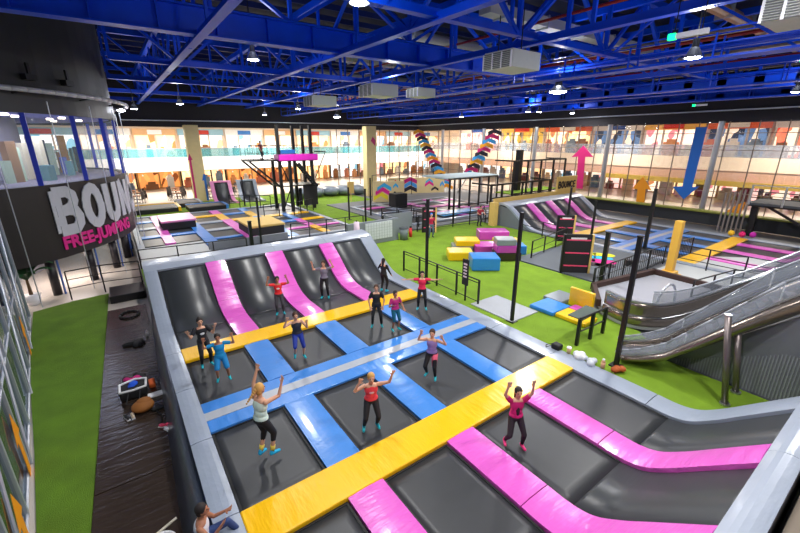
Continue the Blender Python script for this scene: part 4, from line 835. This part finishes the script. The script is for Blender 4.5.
# small ramps with frames
def ramp(x, y, m, lab):
    t = Thing('tilted_trampoline', lab, 'trampoline', (x, y, 0), 'tilted trampolines at the back'); pr = [(y-3.2, 0), (y-1.6, .05), (y-.7, .5), (y, 2.1)]
    t.part('jump_mat', slab(x-.75, x+.75, pr, -.02, .04, 4), bed_tilt, smooth=True)
    for s in (-1, 1): t.part('side_pad', slab(x+s*.95-.2, x+s*.95+.2, pr, .06, .16, 4), m)
    t.part('top_pad', MB().bb(x-1.15, x+1.15, y-.05, y+.3, 2.0, 2.2, .04), m)
ramp(9.3, 43.6, vinyl('pale_pink_vinyl', (240, 150, 200)), 'small tilted trampoline with pink frame right of the striped pillar'); ramp(12.2, 43.6, pad_grey, 'small tilted trampoline with grey frame right of the pink framed one')
# pillars
def pillar(x, y, lab, marks):
    t = Thing('wooden_pillar', lab, 'pillar', (x, y, 0), 'plywood clad pillars'); t.part('shaft', MB().bb(x-.7, x+.7, y-.5, y+.5, -.1, 8.3, .02), ply_pale)
    for c, poly in marks: t.part('painted_mark', MB().prism(poly, lambda a, b_, h: (x+a, y-.5-h, b_), .012), c)
pillar(7.2, 44.6, 'plywood pillar with thin magenta and blue stripes at the back left', [(magenta_m, [(-.72, 0), (-.5, 0), (-.5, 4.6), (-.35, 4.6), (-.6, 5.3), (-.85, 4.6), (-.72, 4.6)]), (arrow_blue, [(.5, 0), (.72, 0), (.72, 3.0), (.5, 3.0), (.3, 2.3), (.5, 2.3)])])
pillar(25.8, 37.2, 'plywood pillar with small magenta diamond right of the tower', [(magenta_m, [(-.1, 6.6), (.5, 6.0), (.6, 6.6), (.2, 7.1)])])

# ------------------------------------------------------------------ black tower
t = Thing('climbing_tower', 'black steel climbing tower with magenta padded deck', 'tower', (14.5, 33, 0))
for x, y, h in [(12.6, 32.3, 8.1), (13.7, 32.0, 5.0), (16.8, 32.4, 8.1), (12.7, 34.6, 5), (16.9, 34.6, 8.1), (15.6, 34.6, 8.1)]: t.part('column', MB().b(x-.16, x+.16, y-.16, y+.16, -.1, h), black_steel)
t.part('deck_plate', MB().b(12.2, 17.3, 31.8, 34.9, 4.75, 4.9), black_steel); t.part('deck_pad', MB().bb(12.3, 17.3, 31.6, 33.2, 4.8, 5.4, .08), vinyl('magenta_vinyl', (226, 40, 190))); t.part('blue_cushion', MB().bb(13.3, 15.2, 33.3, 34.3, 5.4, 5.8, .08), foam_b)
t.part('side_deck', MB().b(9.0, 12.2, 32.3, 34.9, 4.8, 4.92), black_steel); t.part('middle_deck', MB().b(12.3, 17.6, 32.1, 34.8, 2.3, 2.42), black_steel); t.part('right_bracket', MB().beam((17.2, 32.4, 5.6), (18.8, 32.4, 5.6), .1, .1).beam((18.8, 32.4, 5.6), (17.2, 32.4, 3.0), .08, .08), black_steel)
for y in (32.3, 34.8):
    t.part('side_brace', MB().beam((9.1, y, 4.8), (12.5, y, 2.3), .16, .18), black_steel); t.part('deck_rail', MB().beam((9.0, y, 6.2), (12.4, y, 6.2), .06, .06).beam((9.0, y, 5.5), (12.4, y, 5.5), .04, .04), black_steel)
    for k in range(7): t.part('deck_baluster', MB().b(9.0+k*.55, 9.04+k*.55, y-.02, y+.02, 4.9, 6.2), black_steel)
t.part('end_rail', MB().beam((9.0, 32.3, 6.2), (9.0, 34.8, 6.2), .06, .06), black_steel)
for k in range(10): t.part('far_baluster', MB().b(13+k*.45, 13.03+k*.45, 34.8, 34.84, 4.9, 6.2), black_steel)
t.part('far_rail', MB().beam((12.6, 34.8, 6.2), (17.2, 34.8, 6.2), .06, .06), black_steel)
st = t.part('stair_stringer', MB().beam((14.3, 31.7, 4.6), (16.6, 31.7, 2.3), .08, .25).beam((14.3, 30.9, 4.6), (16.6, 30.9, 2.3), .08, .25), black_steel)
for k in range(9): t.part('stair_tread', MB().box((14.4+k*.26, 31.3, 4.5-k*.26), (.26, .85, .05)), black_steel, st)
t.part('net_curtain', MB().b(15.3, 17.2, 32.15, 32.2, .3, 2.3), plain((34, 30, 34)))
for k in range(4):
    x = 13.0+k*1.15; t.part('hanging_bag', MB().cone((x, 33.0, .3), (x, 33.0, 2.0), .24, .2, 12), plain([(30, 28, 30), (60, 30, 50), (36, 34, 36), (90, 60, 50)][k]), smooth=True)
for a, b_ in [((12.6, 32.2, .1), (13.8, 32.2, 2.3)), ((16.8, 32.2, 2.3), (15.6, 32.2, .1)), ((12.6, 32.2, 4.7), (13.7, 32.2, 2.5))]: t.part('cross_brace', MB().beam(a, b_, .1, .1), black_steel)
t.o.location.x = 14.1; t.o.scale = (.8, 1, 1)
# silver air bag behind the tower
t = Thing('air_cushion', 'long silvery inflated air cushion behind the black tower', 'air cushion', (22, 39.5, 0))
for k in range(6): t.part('inflated_cell', MB().ball((17.6+k*1.9, 40.6-k*.3, .55), 1.05, (1.1, 1.5, .62)), plain((128, 138, 150), .3), smooth=True)
# ------------------------------------------------------------------ centre: plywood walls, low trays, stepped rails
def plywall(x0, y0, x1, y1, h, lab, marks, z=0):
    t = Thing('plywood_wall', lab, 'wall', (x0, y0, z), 'painted plywood walls'); L = math.hypot(x1-x0, y1-y0); a = math.atan2(y1-y0, x1-x0)
    t.part('board', MB().box(((x0+x1)/2, (y0+y1)/2, z+h/2), (L, .15, h), a), ply_pale)
    for c, poly in marks: t.part('painted_shape', MB().prism(poly, lambda p, q, hh: (x0+p*math.cos(a)+math.sin(a)*(.08+hh), y0+p*math.sin(a)-math.cos(a)*(.08+hh), z+q), .012), plain(c))
chev = lambda cx, cz, w, h, t_: [(cx-w, cz-h), (cx-w, cz-h+t_), (cx, cz+t_), (cx+w, cz-h+t_), (cx+w, cz-h), (cx, cz)]
plywall(22.6, 31.5, 25.8, 30.0, 2.3, 'plywood wall with cyan, magenta and yellow chevrons left of the black box', [((60, 180, 230), chev(1.3, 1.7, .8, .5, .45)), ((226, 30, 140), chev(1.1, 1.2, .8, .5, .5)), ((240, 220, 40), chev(.9, .7, .8, .5, .5)), ((40, 40, 40), chev(2.5, .9, .3, .3, .3)), ((60, 180, 230), chev(2.6, 1.8, .3, .3, .3))])
plywall(25.8, 30.0, 26.6, 31.6, 2.3, 'short plywood return wall beside the black box', [])
plywall(28.0, 36.5, 35.1, 33.55, 2.0, 'long plywood wall with coloured chevrons behind the low trays', [((226, 60, 60), chev(1.0, 1.4, .3, .4, .4)), ((190, 20, 110), chev(3.0, 1.6, .9, .4, .5)), ((70, 150, 220), chev(3.0, 1.1, .9, .5, .5)), ((40, 30, 50), chev(3.0, .5, .9, .4, .5)), ((80, 180, 220), chev(5.6, 1.6, .5, .4, .3)), ((226, 30, 140), chev(5.6, 1.2, .6, .4, .35)), ((50, 40, 50), chev(6.4, .5, .5, .3, .3)), ((70, 160, 230), chev(7.4, 1.1, .3, .4, .4))])
solo('black_box', MB().bb(22.0, 23.5, 26.2, 27.4, -.1, 1.5, .03), black_edge, 'black box standing in front of the painted plywood wall', 'box')
solo('notice_board', MB().b(20.6, 21.4, 33.6, 33.68, .9, 2.2).b(20.95, 21.05, 33.62, 33.66, 0, .9), ply, 'small wooden notice board on the turf right of the tower', 'notice board')
grid('middle court', [(19.0, 21.4), (22.2, 24.6), (25.4, 27.8), (28.6, 31.0)], [(19.2, 21.4), (22.0, 24.4), (25.2, 27.2), (27.9, 29.2)], [[Gc], [Pc, Gc], [Gc, Pc]], [[Gc, Pc, Gc, Pc], [Gc, Gc, Pc, Gc], [Pc, Pc, Gc]], z=.1)
struct('floor_middle_deck', MB().b(17.6, 37.5, 17.6, 33, -.12, .02), plain((120, 122, 124), .35))
solo('blue_mat', MB().bb(22.6, 26.9, 19.6, 21.0, .2, .32, .03), vinyl('sky_vinyl', (110, 180, 240)), 'pale blue landing mat in the middle court', 'mat'); solo('pink_mat', MB().bb(27.8, 30.3, 17.6, 18.9, .02, .3, .03), pink, 'pink landing mat beside the plywood post at the right court', 'mat')
for k in range(4):
    railing([(15.4+k*.9, 18.3+k*1.5), (20.2+k*.9, 18.0+k*1.5)], 0, .95, 'stepped black railing left of the middle court, %s counted backwards' % ORD[k], 'stepped railings left of the middle court', every=1.6)
railing([(23.0, 32.2), (37.5, 36.5)], 0, 2.9, 'high black railing above the plywood walls', every=2.4, mid=(.75,))
railing([(24.2, 17.9), (30.5, 17.3)], 0, 1.1, 'black railing in front of the middle court trays', every=1.6)
# halfpipe neighbour: plywood sign wall and frames behind the right court
t = Thing('sign_wall', 'long plywood wall with black lettering behind the right court far slope', 'wall', (24.6, 15.4, 0))
t.part('long_board', MB().b(24.3, 33.0, 15.4, 15.5, 0, 2.1), ply); t.part('sign_board', MB().b(33.0, 36.2, 15.4, 15.55, 0, 3.4), ply); t.part('end_post', MB().b(23.7, 24.2, 14.8, 15.3, 0, 1.9), ply)
for q in stroke_letters('BOUNCE', .34, .2, lambda a, b_, h: (33.15+a, 15.4-h, 2.3+b_), .03): t.part('letter', q, plain((40, 30, 26)))
def frame(x0, x1, y, z0, z1, n, lab):
    t = Thing('black_cage', lab, 'frame', (x0, y, z0), 'black cage frames')
    t.part('top_bar', MB().beam((x0, y, z1), (x1, y, z1), .14, .14), black_steel); t.part('bottom_bar', MB().beam((x0, y, z0), (x1, y, z0), .1, .1), black_steel)
    for k in range(n+1): x = x0+(x1-x0)*k/n; t.part('upright', MB().b(x-.07, x+.07, y-.07, y+.07, 0, z1), black_steel)
    for x in (x0, x1): t.part('side_bar', MB().beam((x, y, z1), (x, y+2.2, z1), .12, .12), black_steel)
frame(28.5, 36.4, 17.0, 2.0, 4.9, 4, 'tall black cage frame above the right court far slope'); frame(26.2, 33.2, 22.8, .3, 3.0, 5, 'wide black cage frame beside the right chevron ladder'); frame(24.8, 33, 16.2, 2.0, 3.1, 6, 'low black cage frame on top of the plywood wall')
solo('black_duct_post', MB().b(31.0, 31.5, 18.4, 18.9, 0, 5.8), black_steel, 'thick black post rising through the tall cage frame', 'post')
solo('white_deck', MB().b(26, 33.5, 23.0, 27.0, 3.0, 3.12), plain((190, 210, 214)), 'pale deck on top of the wide black cage frame', 'deck'); solo('cage_turf', MB().b(28.6, 36.2, 17.2, 19, 1.9, 2.0), turf_m, 'green turf ledge inside the tall cage frame', 'turf')
# chevron ladders
def ladder(p, q, lab, n, side):
    p, q = Vector(p), Vector(q); d = (q-p); L = d.length; u = d.normalized(); t = Thing('chevron_ladder', lab, 'chevron ladder', tuple(p), 'leaning chevron ladders')
    t.part('pole', MB().tube(p-d*(p.z/d.z) if p.z > .1 else p, q, .07, 8), silver)
    hx = Vector((.62, -.78, 0)); cols = [(240, 160, 30), (60, 160, 226), (206, 30, 110), (46, 40, 54), (240, 170, 40), (60, 160, 226), (46, 40, 54), (200, 30, 110)]
    for k in range(n):
        c = p+d*((k+.5)/n); w = .74; h = .42
        poly = [(-w, -.1), (-w, h-.1), (-.1, h+.22), (w, h-.1), (w, -.1), (-.1, .22)]
        t.part('chevron', MB().prism(poly, lambda a, b_, hh: tuple(c+hx*a+Vector((0, 0, b_-.2))+Vector((-.1-hh, -.1, 0))), .1), plain(cols[k % 8]))
ladder((36, 33.6, .4), (36, 40.4, 7.9), 'chevron ladder leaning to the left, nearer the plywood pillar', 17, -1); ladder((36, 30.4, 1.9), (36, 25.9, 7.7), 'chevron ladder leaning to the right, nearer the cage frames', 12, 1)
# arrows on the glass
def arrow(poly, m, lab): solo('wall_arrow', MB().prism(poly, lambda a, b_, h: (39.84-h, a, b_), .05), m, lab, 'arrow', 'big arrows on the glass wall')
arrow([(17.45, 1.7), (16.75, 1.7), (16.95, 5.0), (16.05, 5.0), (17.3, 6.15), (18.5, 4.9), (17.75, 5.0)], magenta_m, 'magenta arrow pointing up on the glass wall')
arrow([(11.1, .1), (10.35, .1), (10.55, 2.3), (10.0, 2.2), (10.95, 3.4), (11.75, 2.2), (11.25, 2.2)], orange_m, 'upright orange arrow under the upper gallery on the glass wall')
arrow([(7.55, 7.7), (6.75, 7.7), (6.85, 2.8), (6.35, 2.9), (7.3, 1.7), (8.35, 2.7), (7.6, 2.8)], arrow_blue, 'long blue arrow pointing down on the glass wall')
arrow([(4.1, -.3), (3.2, -.3), (3.05, 2.0), (3.5, 1.7), (4.6, .6), (4.1, .6)], orange_m, 'orange bent arrow beside the black stair at the right')
# black stair and bridge at upper right
t = Thing('steel_stair', 'black steel stair and bridge at the right edge before the glass wall', 'stair', (36, -1, 0))
t.part('bridge_beam', MB().beam((36.2, 2.0, 2.35), (36.2, -9, 2.35), .4, .35), black_steel); t.part('bridge_deck', MB().b(34.2, 37.6, -9, 1.6, 2.5, 2.65), plain((46, 50, 54)))
t.part('bridge_column', MB().b(35.6, 36.4, -3.6, -2.6, 0, 2.4), black_steel); t.part('bridge_column', MB().b(36.2, 36.6, 1.4, 1.8, 0, 2.4), black_steel); t.part('knee_brace', MB().beam((36.1, 1.0, 2.3), (35.9, -2.6, .4), .15, .15), black_steel)
for z in (3.0, 3.4, 3.8): t.part('bridge_rail', MB().beam((34.2, 1.6, z), (34.2, -9, z), .06, .06), silver if z > 3.5 else black_steel)
for k in range(7): t.part('bridge_post', MB().b(34.16, 34.24, 1.5-k*1.7, 1.6-k*1.7, 2.5, 3.8), silver)
for k in range(6): t.part('stair_fin', MB().b(35.6+.2*k, 35.7+.2*k, 1.9+.32*k, 2.0+.32*k, .0, 3.4-.1*k), plain((120, 110, 104), .4))
solo('upper_bench', MB().b(36.8, 37.6, -7, -.5, 3.0, 3.2), plain((60, 66, 60)), 'dark bench panel on the black bridge', 'bench')
t = Thing('flower_garland', 'small magenta and yellow cushion cluster beside the black stair', 'cushion', (34.9, 2.2, .05))
for c, x, y in [((220, 30, 110), 34.9, 1.6), ((240, 190, 40), 34.8, 2.2), ((190, 30, 160), 35.3, 1.1)]: t.part('cushion', MB().ball((x, y, .3), .2), plain(c), smooth=True)
#PART4
# ------------------------------------------------------------------ people
TS = bpy.data.scenes.new('workshop')
def remesh(bm, vox, m, name, parent, org):
    me = bpy.data.meshes.new(name); bmesh.ops.recalc_face_normals(bm, faces=bm.faces); bmesh.ops.translate(bm, verts=bm.verts, vec=-Vector(org)); bm.to_mesh(me); bm.free()
    o = bpy.data.objects.new('tmp', me); TS.collection.objects.link(o)
    md = o.modifiers.new('r', 'REMESH'); md.mode = 'VOXEL'; md.voxel_size = vox; md.use_smooth_shade = True
    ms = o.modifiers.new('s', 'SMOOTH'); ms.factor = .5; ms.iterations = 2
    TS.view_layers[0].update(); dg = TS.view_layers[0].depsgraph; m2 = bpy.data.meshes.new_from_object(o.evaluated_get(dg)); bpy.data.objects.remove(o); bpy.data.meshes.remove(me)
    m2.materials.clear(); m2.materials.append(m); m2.name = name; q = bpy.data.objects.new(name, m2); col.objects.link(q); q.parent = parent; return q
def limb(mb, p, q, r1, r2):
    mb.cone(p, q, r1, r2, 12); mb.ball(p, r1, u=12, v=8); mb.ball(q, r2, u=12, v=8)
SKIN = mat('skin', (214, 160, 130), rough=.55)
SKIN2 = mat('skin_tan', (176, 118, 88), rough=.55)
UP = Vector((0, 0, 1))
def person(loc, face, label, arms, feet, top, legs, shoes, hair, H=1.65, leglen=1., topkind='tee', lean=(0, 0), hipz=None, hairlen='short', stripe=None, skin=None, head=(0, 0), vox=.010, extra=None, knee_fwd=1.0, group='people jumping on the front court', twist=0., socks=None, band=None):
    """face = heading angle; arms = [(upper dir),(fore dir)] for left, right in local x right, y forward, z up; feet = ankle offsets"""
    k = H/1.65; skin = skin or SKIN
    Rz = Matrix.Rotation(face-math.pi/2, 3, 'Z'); O = Vector(loc)
    W = lambda v: O+Rz @ (Vector(v)*k)
    t = Thing('person', label, 'person', tuple(loc), group)
    hz = hipz if hipz is not None else .90
    pel = Vector((0, 0, hz)); ax = Vector((lean[0], lean[1], 1)).normalized(); sp = lambda d, x=0, y=0: pel+ax*d+Vector((x, y, 0))
    neck = sp(.47); hd = sp(.645, head[0], .02+head[1]); body = MB(); b = body
    def B(c, r, sc): b.ball(W(c), r*k, sc, Rz.to_4x4(), 16, 12)
    B(sp(.0), .14, (1.15, .85, .85)); B(sp(.14), .12, (1.05, .8, 1.1)); B(sp(.30), .135, (1.12, .8, 1.15)); B(sp(.40), .12, (1.3, .75, .6))
    b.cone(W(sp(.42)), W(sp(.54)), .055*k, .05*k, 12)
    B(hd, .088, (.86, 1.02, 1.22)); B(hd+Vector((0, .025, -.065)), .058, (.95, 1.05, .9)); B(hd+Vector((0, .098, -.015)), .017, (.8, 1.2, 1.3)); B(hd+Vector((0, .088, -.05)), .018, (1.3, .6, .5))
    for s in (-1, 1): B(hd+Vector((s*.08, -.005, -.01)), .02, (.4, .8, 1.3))
    shirt = MB(); pants = MB()
    def S(mbx, c, r, sc): mbx.ball(W(c), r*k, sc, Rz.to_4x4(), 16, 12)
    low = .0 if topkind != 'crop' else .12
    if topkind != 'crop': S(shirt, sp(.03), .150, (1.13, .88, .7))
    S(shirt, sp(.14), .134, (1.05, .85, 1.1)); S(shirt, sp(.30), .147, (1.13, .83, 1.1)); S(shirt, sp(.385), .125, (1.25 if topkind == 'tee' else .95, .8, .6))
    if topkind == 'tank': S(shirt, sp(.43, .07), .035, (1, 1.6, .8)); S(shirt, sp(.43, -.07), .035, (1, 1.6, .8))
    S(pants, sp(-.01), .152, (1.15, .88, .8)); S(pants, sp(.05), .142, (1.1, .86, .6))
    for s, (d1, d2) in zip((-1, 1), arms):
        sh = sp(.415, s*.165); d1 = Vector(d1).normalized(); d2 = Vector(d2).normalized(); el = sh+d1*.275; wr = el+d2*.24
        limb(b, W(sh), W(el), .052*k, .037*k); limb(b, W(el), W(wr), .037*k, .026*k)
        if topkind == 'tee': limb(shirt, W(sh), W(sh+d1*.15), .064*k, .058*k)
        if topkind == 'long': limb(shirt, W(sh), W(el), .062*k, .048*k); limb(shirt, W(el), W(wr-d2*.02), .048*k, .036*k)
        # hand: palm, four fingers, thumb
        fw = Vector((-s, .2, 0)); side = (fw-d2*fw.dot(d2)).normalized(); nrm = d2.cross(side)
        pc = wr+d2*.05; limb(b, W(wr), W(wr+d2*.03), .025*k, .026*k)
        for o_ in (-.022, 0, .022): limb(b, W(wr+side*o_*.6+d2*.01), W(wr+side*o_+d2*.085), .016*k, .014*k)
        for q, (o_, L) in enumerate([(-.034, .058), (-.012, .075), (.011, .08), (.033, .07)]):
            base = wr+side*o_+d2*.088; spv = (d2+side*o_*7).normalized(); m_ = base+spv*L*.55; e_ = m_+(spv+nrm*.45*s).normalized()*L*.5
            limb(b, W(base), W(m_), .0105*k, .010*k); limb(b, W(m_), W(e_), .010*k, .0085*k)
        tb = wr+side*.03+d2*.03; tm = tb+(side+d2*.7).normalized()*.035; limb(b, W(tb), W(tm), .014*k, .012*k); limb(b, W(tm), W(tm+(d2+side*.45).normalized()*.032), .012*k, .010*k)
    for s, ft in zip((-1, 1), feet):
        hip = pel+Vector((s*.085, 0, -.02)); an = Vector((ft[0], ft[1], ft[2]+.085)); v = an-hip; L = v.length; L1, L2 = .43, .41
        if L > L1+L2-.005: L = L1+L2-.005
        a = (L1*L1-L2*L2+L*L)/(2*L); hh = math.sqrt(max(0, L1*L1-a*a)); vd = v.normalized(); fwd = Vector((s*.15, knee_fwd, 0)); fwd = (fwd-vd*fwd.dot(vd)).normalized(); kn = hip+vd*a+fwd*hh
        limb(b, W(hip), W(kn), .082*k, .052*k); limb(b, W(kn), W(kn.lerp(an, .35)), .052*k, .050*k); limb(b, W(kn.lerp(an, .35)), W(an), .050*k, .032*k)
        tz = ft[3] if len(ft) > 3 else 0.; fd = Vector((s*.25, 1, -tz)).normalized()
        limb(b, W(an+Vector((0, -.02, -.045))), W(an+fd*.12+Vector((0, 0, -.06))), .03*k, .022*k)
        if leglen > .5:
            limb(pants, W(hip), W(kn), .093*k, .064*k); e_ = kn.lerp(an, (leglen-.5)*2*.9); limb(pants, W(kn), W(kn.lerp(e_, .4)), .064*k, .060*k); limb(pants, W(kn.lerp(e_, .4)), W(e_), .060*k, .042*k)
        else: limb(pants, W(hip), W(hip.lerp(kn, leglen*2)), .097*k, .088*k)
        sm = MB(); limb(sm, W(an+Vector((0, -.035, -.045))), W(an+fd*.14+Vector((0, 0, -.055))), .042*k, .034*k); limb(sm, W(an+Vector((0, -.03, -.04))), W(an+Vector((0, 0, .02))), .042*k, .042*k)
        sh_ = remesh(sm.bm, .012, shoes, 'shoe', t.o, loc)
        if socks: q = MB(); q.cone(W(an+Vector((0, 0, 0))), W(an.lerp(kn, .3)), .043*k, .052*k, 12); t.part('sock', q, socks, smooth=True)
    bo = remesh(b.bm, vox, skin, 'body', t.o, loc)
    remesh(shirt.bm, .014, top, 'shirt', t.o, loc); remesh(pants.bm, .014, legs, 'trousers' if leglen > .5 else 'shorts', t.o, loc)
    hm = MB(); S(hm, hd+Vector((0, -.022, .028)), .098, (.93, 1.0, 1.1)); S(hm, hd+Vector((0, -.05, -.03)), .08, (1.0, .7, 1.1))
    if hairlen == 'long':
        for q in range(5): S(hm, hd+Vector((0, -.075-.006*q, -.06-.055*q)), .062-.004*q, (1.2, .6, 1))
    if hairlen == 'tail':
        for q in range(7): S(hm, hd+Vector((-.01*q, -.11-.03*q, .03-.035*q)), .036-.003*q, (1, 1, 1.1))
    if hairlen == 'bun': S(hm, hd+Vector((0, -.09, .09)), .04, (1, 1, 1))
    # keep the face clear
    fc = Vector(W(hd)); fdv = Rz @ Vector((0, 1, 0))
    dele = [v for v in hm.bm.verts if (v.co-fc).dot(fdv) > .052*k and (v.co-fc).z < .055*k]
    bmesh.ops.delete(hm.bm, geom=dele, context='VERTS'); bmesh.ops.holes_fill(hm.bm, edges=[e for e in hm.bm.edges if e.is_boundary], sides=0)
    t.part('hair', hm, hair, smooth=True)
    for s in (-1, 1): e = MB(); S(e, hd+Vector((s*.033, .082, .012)), .011, (1.3, .6, .8)); t.part('eye', e, plain((40, 28, 24)), smooth=True)
    mo = MB(); S(mo, hd+Vector((0, .097, -.052)), .014, (1.5, .4, .35)); t.part('mouth', mo, plain((176, 70, 70)), smooth=True)
    if stripe:
        c, kind = stripe
        if kind == 'print': q = MB(); S(q, sp(.27, 0, .105), .06, (1.1, .35, .8)); t.part('chest_print', q, c, smooth=True)
        if kind == 'panel': q = MB(); S(q, sp(.2, 0, .05), .11, (.5, .75, 1.9)); t.part('front_panel', q, c, smooth=True)
    if band: q = MB(); q.cone(W(sp(.1)), W(sp(.15)), .146*k, .146*k, 16); t.part('waistband', q, band, smooth=True)
    if extra: extra(t, W, hd, sp, S)
    return t
CAMP = Vector((-.805, -6.32))
def to_cam(x, y, off=0): return math.atan2(CAMP.y-y, CAMP.x-x)+R(off)
BLK = plain((26, 26, 30)); brown = plain((70, 44, 30)); dkh = plain((38, 28, 26)); blond = plain((206, 156, 86))
up = lambda x, y, z: (x, y, z)
T_ = teal
def P(x, y, z, off, *a, **kw): return person((x, y, z), to_cam(x, y, off), *a, **kw)
FT = [(-.13, .0, 0), (.13, .0, 0)]
P(.55, 6.0, .0, 10, 'woman in black top with white print and black leggings beside the left grey border', [((-.5, .3, -.8), (-.2, .4, .9)), ((.5, .3, -.6), (.3, .5, .9))], FT, BLK, BLK, T_, dkh, stripe=(plain((230, 226, 226)), 'print'), hipz=.88, hairlen='bun')
P(.8, 4.85, .02, 0, 'child in bright blue shirt and shorts with both hands raised beside the ears', [((-.9, .2, -.1), (.1, .2, 1)), ((.9, .2, -.1), (-.1, .2, 1))], [(-.16, 0, 0), (.16, .02, .02)], plain((16, 140, 196)), plain((18, 130, 190)), T_, dkh, leglen=.42, hipz=.86, H=1.52, skin=SKIN2)
P(.85, 1.12, .08, 126, 'woman in pale mint tank top reaching both arms up, long fair ponytail', [((-.25, .3, 1), (.1, .35, 1)), ((.3, 1, .1), (.05, .35, 1))], [(-.1, -.02, 0, .3), (.1, .1, 0, .2)], plain((206, 226, 214)), BLK, plain((30, 170, 216)), blond, leglen=.8, topkind='tank', H=1.8, hairlen='tail', socks=plain((226, 200, 80)), lean=(0, .08))
P(3.1, 4.75, .0, 8, 'woman in charcoal vest and royal blue shorts with one bent arm', [((-.5, .3, -.7), (.1, .5, .9)), ((.6, .4, -.1), (-.3, .3, .9))], [(-.14, .03, 0), (.14, .1, .12)], plain((44, 44, 54)), plain((28, 52, 150)), T_, brown, leglen=.6, topkind='tank', hipz=.88, lean=(.04, .1), hairlen='tail')
P(3.75, 8.35, .02, 0, 'girl in red shirt with star print on the far flat bed, hands raised', [((-.95, .1, .1), (.3, .1, 1)), ((.95, .1, .1), (-.3, .1, 1))], FT, plain((226, 34, 42)), plain((62, 62, 70)), T_, dkh, stripe=(plain((236, 220, 224)), 'print'), H=1.6, skin=SKIN2)
P(6.0, 8.9, .0, -10, 'woman in grey shirt and black leggings on the far flat bed, hands raised', [((-.8, .2, .3), (.4, .2, 1)), ((.8, .3, .0), (.1, .2, 1))], FT, plain((128, 124, 140)), BLK, T_, brown, H=1.72)
P(6.35, 5.15, .0, 0, 'woman in black top and black trousers, arms hanging slightly bent', [((-.45, .0, -.9), (.2, .25, -.9)), ((.45, .0, -.9), (-.2, .25, -.9))], [(-.17, 0, 0), (.17, 0, 0)], BLK, BLK, T_, brown, topkind='tee', H=1.68)
P(6.75, 4.5, .0, 30, 'child in magenta shirt and teal shorts on the blue pads', [((-.4, .1, -.9), (.1, .7, -.3)), ((.4, .1, -.9), (-.1, .6, .3))], FT, plain((180, 30, 110)), plain((10, 96, 116)), T_, dkh, leglen=.55, H=1.55, skin=SKIN2)
P(8.55, 8.0, .0, 150, 'woman dressed all in black with long dark hair, seen from behind at the right border', [((-.5, .3, -.6), (.1, .5, .5)), ((.4, .1, -.9), (.1, .4, -.6))], FT, BLK, BLK, T_, dkh, hairlen='long', H=1.6, topkind='long')
P(8.73, 5.4, .0, 0, 'woman in hot pink shirt with both arms spread wide', [((-1, .05, -.05), (-.95, .1, .12)), ((1, .05, -.05), (.95, .1, .0))], [(-.16, 0, 0), (.16, 0, 0)], plain((236, 40, 80)), BLK, T_, dkh, H=1.66)
P(5.8, 1.3, .02, -12, 'girl in lilac tank with one pink and one black legging, fists near the shoulders', [((-.8, .3, -.1), (.3, .4, .9)), ((.6, .5, .1), (-.3, .2, .9))], [(-.12, .0, -.0), (.14, -.02, .1)], plain((150, 126, 190)), BLK, T_, brown, H=1.6, topkind='tank', extra=lambda t, W, hd, sp, S: t.part('pink_legging', (lambda m: (m.cone(W((-.088, .02, .88)), W((-.105, .08, .48)), .1, .07, 12), m)[1])(MB()), plain((226, 90, 120)), smooth=True))
P(3.3, .6, .0, 8, 'fair haired woman in coral tank top and black trousers, hands beside the head', [((-.9, .2, .2), (-.25, .3, 1)), ((.7, .4, -.05), (-.45, .2, 1))], [(-.13, .0, 0), (.19, .02, 0)], plain((232, 60, 70)), BLK, T_, blond, topkind='tank', hipz=.82, lean=(0, .15), stripe=(plain((240, 190, 190)), 'print'), H=1.66)
P(5.62, -1.85, .0, 22, 'woman in pink and black striped jacket with both arms raised high, pink shoes', [((-.5, .3, .9), (.05, .2, 1)), ((.6, .3, .8), (-.15, .2, 1))], [(-.2, .05, 0), (.18, -.05, .06)], plain((204, 28, 110)), plain((40, 34, 38)), plain((240, 60, 130)), dkh, H=1.6, hipz=.86, stripe=(BLK, 'panel'), hairlen='long')
# seated visitor at the left border
person((-.68, -.25, -.72), R(-20), 'dark haired person in white top sitting on the left grey border, seen from above', [((-.3, .5, -.9), (.2, .9, .5)), ((.3, .6, -.7), (-.2, .7, .8))], [(-.16, .62, .55), (.16, .66, .55)], plain((226, 224, 230)), plain((44, 66, 116)), white_m, dkh, topkind='tank', hipz=.9, leglen=.95, lean=(0, .12), group=None, skin=SKIN2)
person((17.2, 14.9, .0), to_cam(17.2, 14.9, 20), 'visitor in dark red shirt and bright blue cap standing on the turf', [((-.4, .1, -.9), (.1, .5, -.7)), ((.4, .1, -.9), (-.1, .5, -.7))], FT, plain((176, 24, 66)), plain((84, 104, 128)), plain((60, 60, 70)), plain((30, 110, 220)), H=1.75, group=None, vox=.013)
person((22.9, 15.6, .0), to_cam(22.9, 15.6, 30), 'visitor in crimson shirt leaning at the railing behind the turf', [((-.4, .3, -.8), (.1, .8, -.2)), ((.4, .3, -.8), (-.1, .8, -.2))], FT, plain((160, 24, 60)), plain((40, 40, 48)), BLK, dkh, H=1.7, lean=(0, .25), group=None, vox=.013)
person((11.3, 33.6, 4.93), to_cam(11.3, 33.6, 60), 'visitor in dark red clothes standing on the side deck of the black tower', [((-.3, .1, -.9), (.1, .4, -.8)), ((.3, .1, -.9), (-.1, .4, -.8))], FT, plain((120, 20, 40)), plain((50, 36, 50)), BLK, dkh, H=1.7, group=None, vox=.014)

bpy.data.scenes.remove(TS)
# ------------------------------------------------------------------ world and picture
wd = bpy.data.worlds.new('world'); scn.world = wd; wd.use_nodes = True
bg = wd.node_tree.nodes['Background']; bg.inputs['Color'].default_value = (.75, .82, 1, 1); bg.inputs['Strength'].default_value = .28
vs = scn.view_settings; vs.view_transform = 'Standard'; vs.look = 'None'; vs.exposure = .35; vs.gamma = 1; vs.use_curve_mapping = False
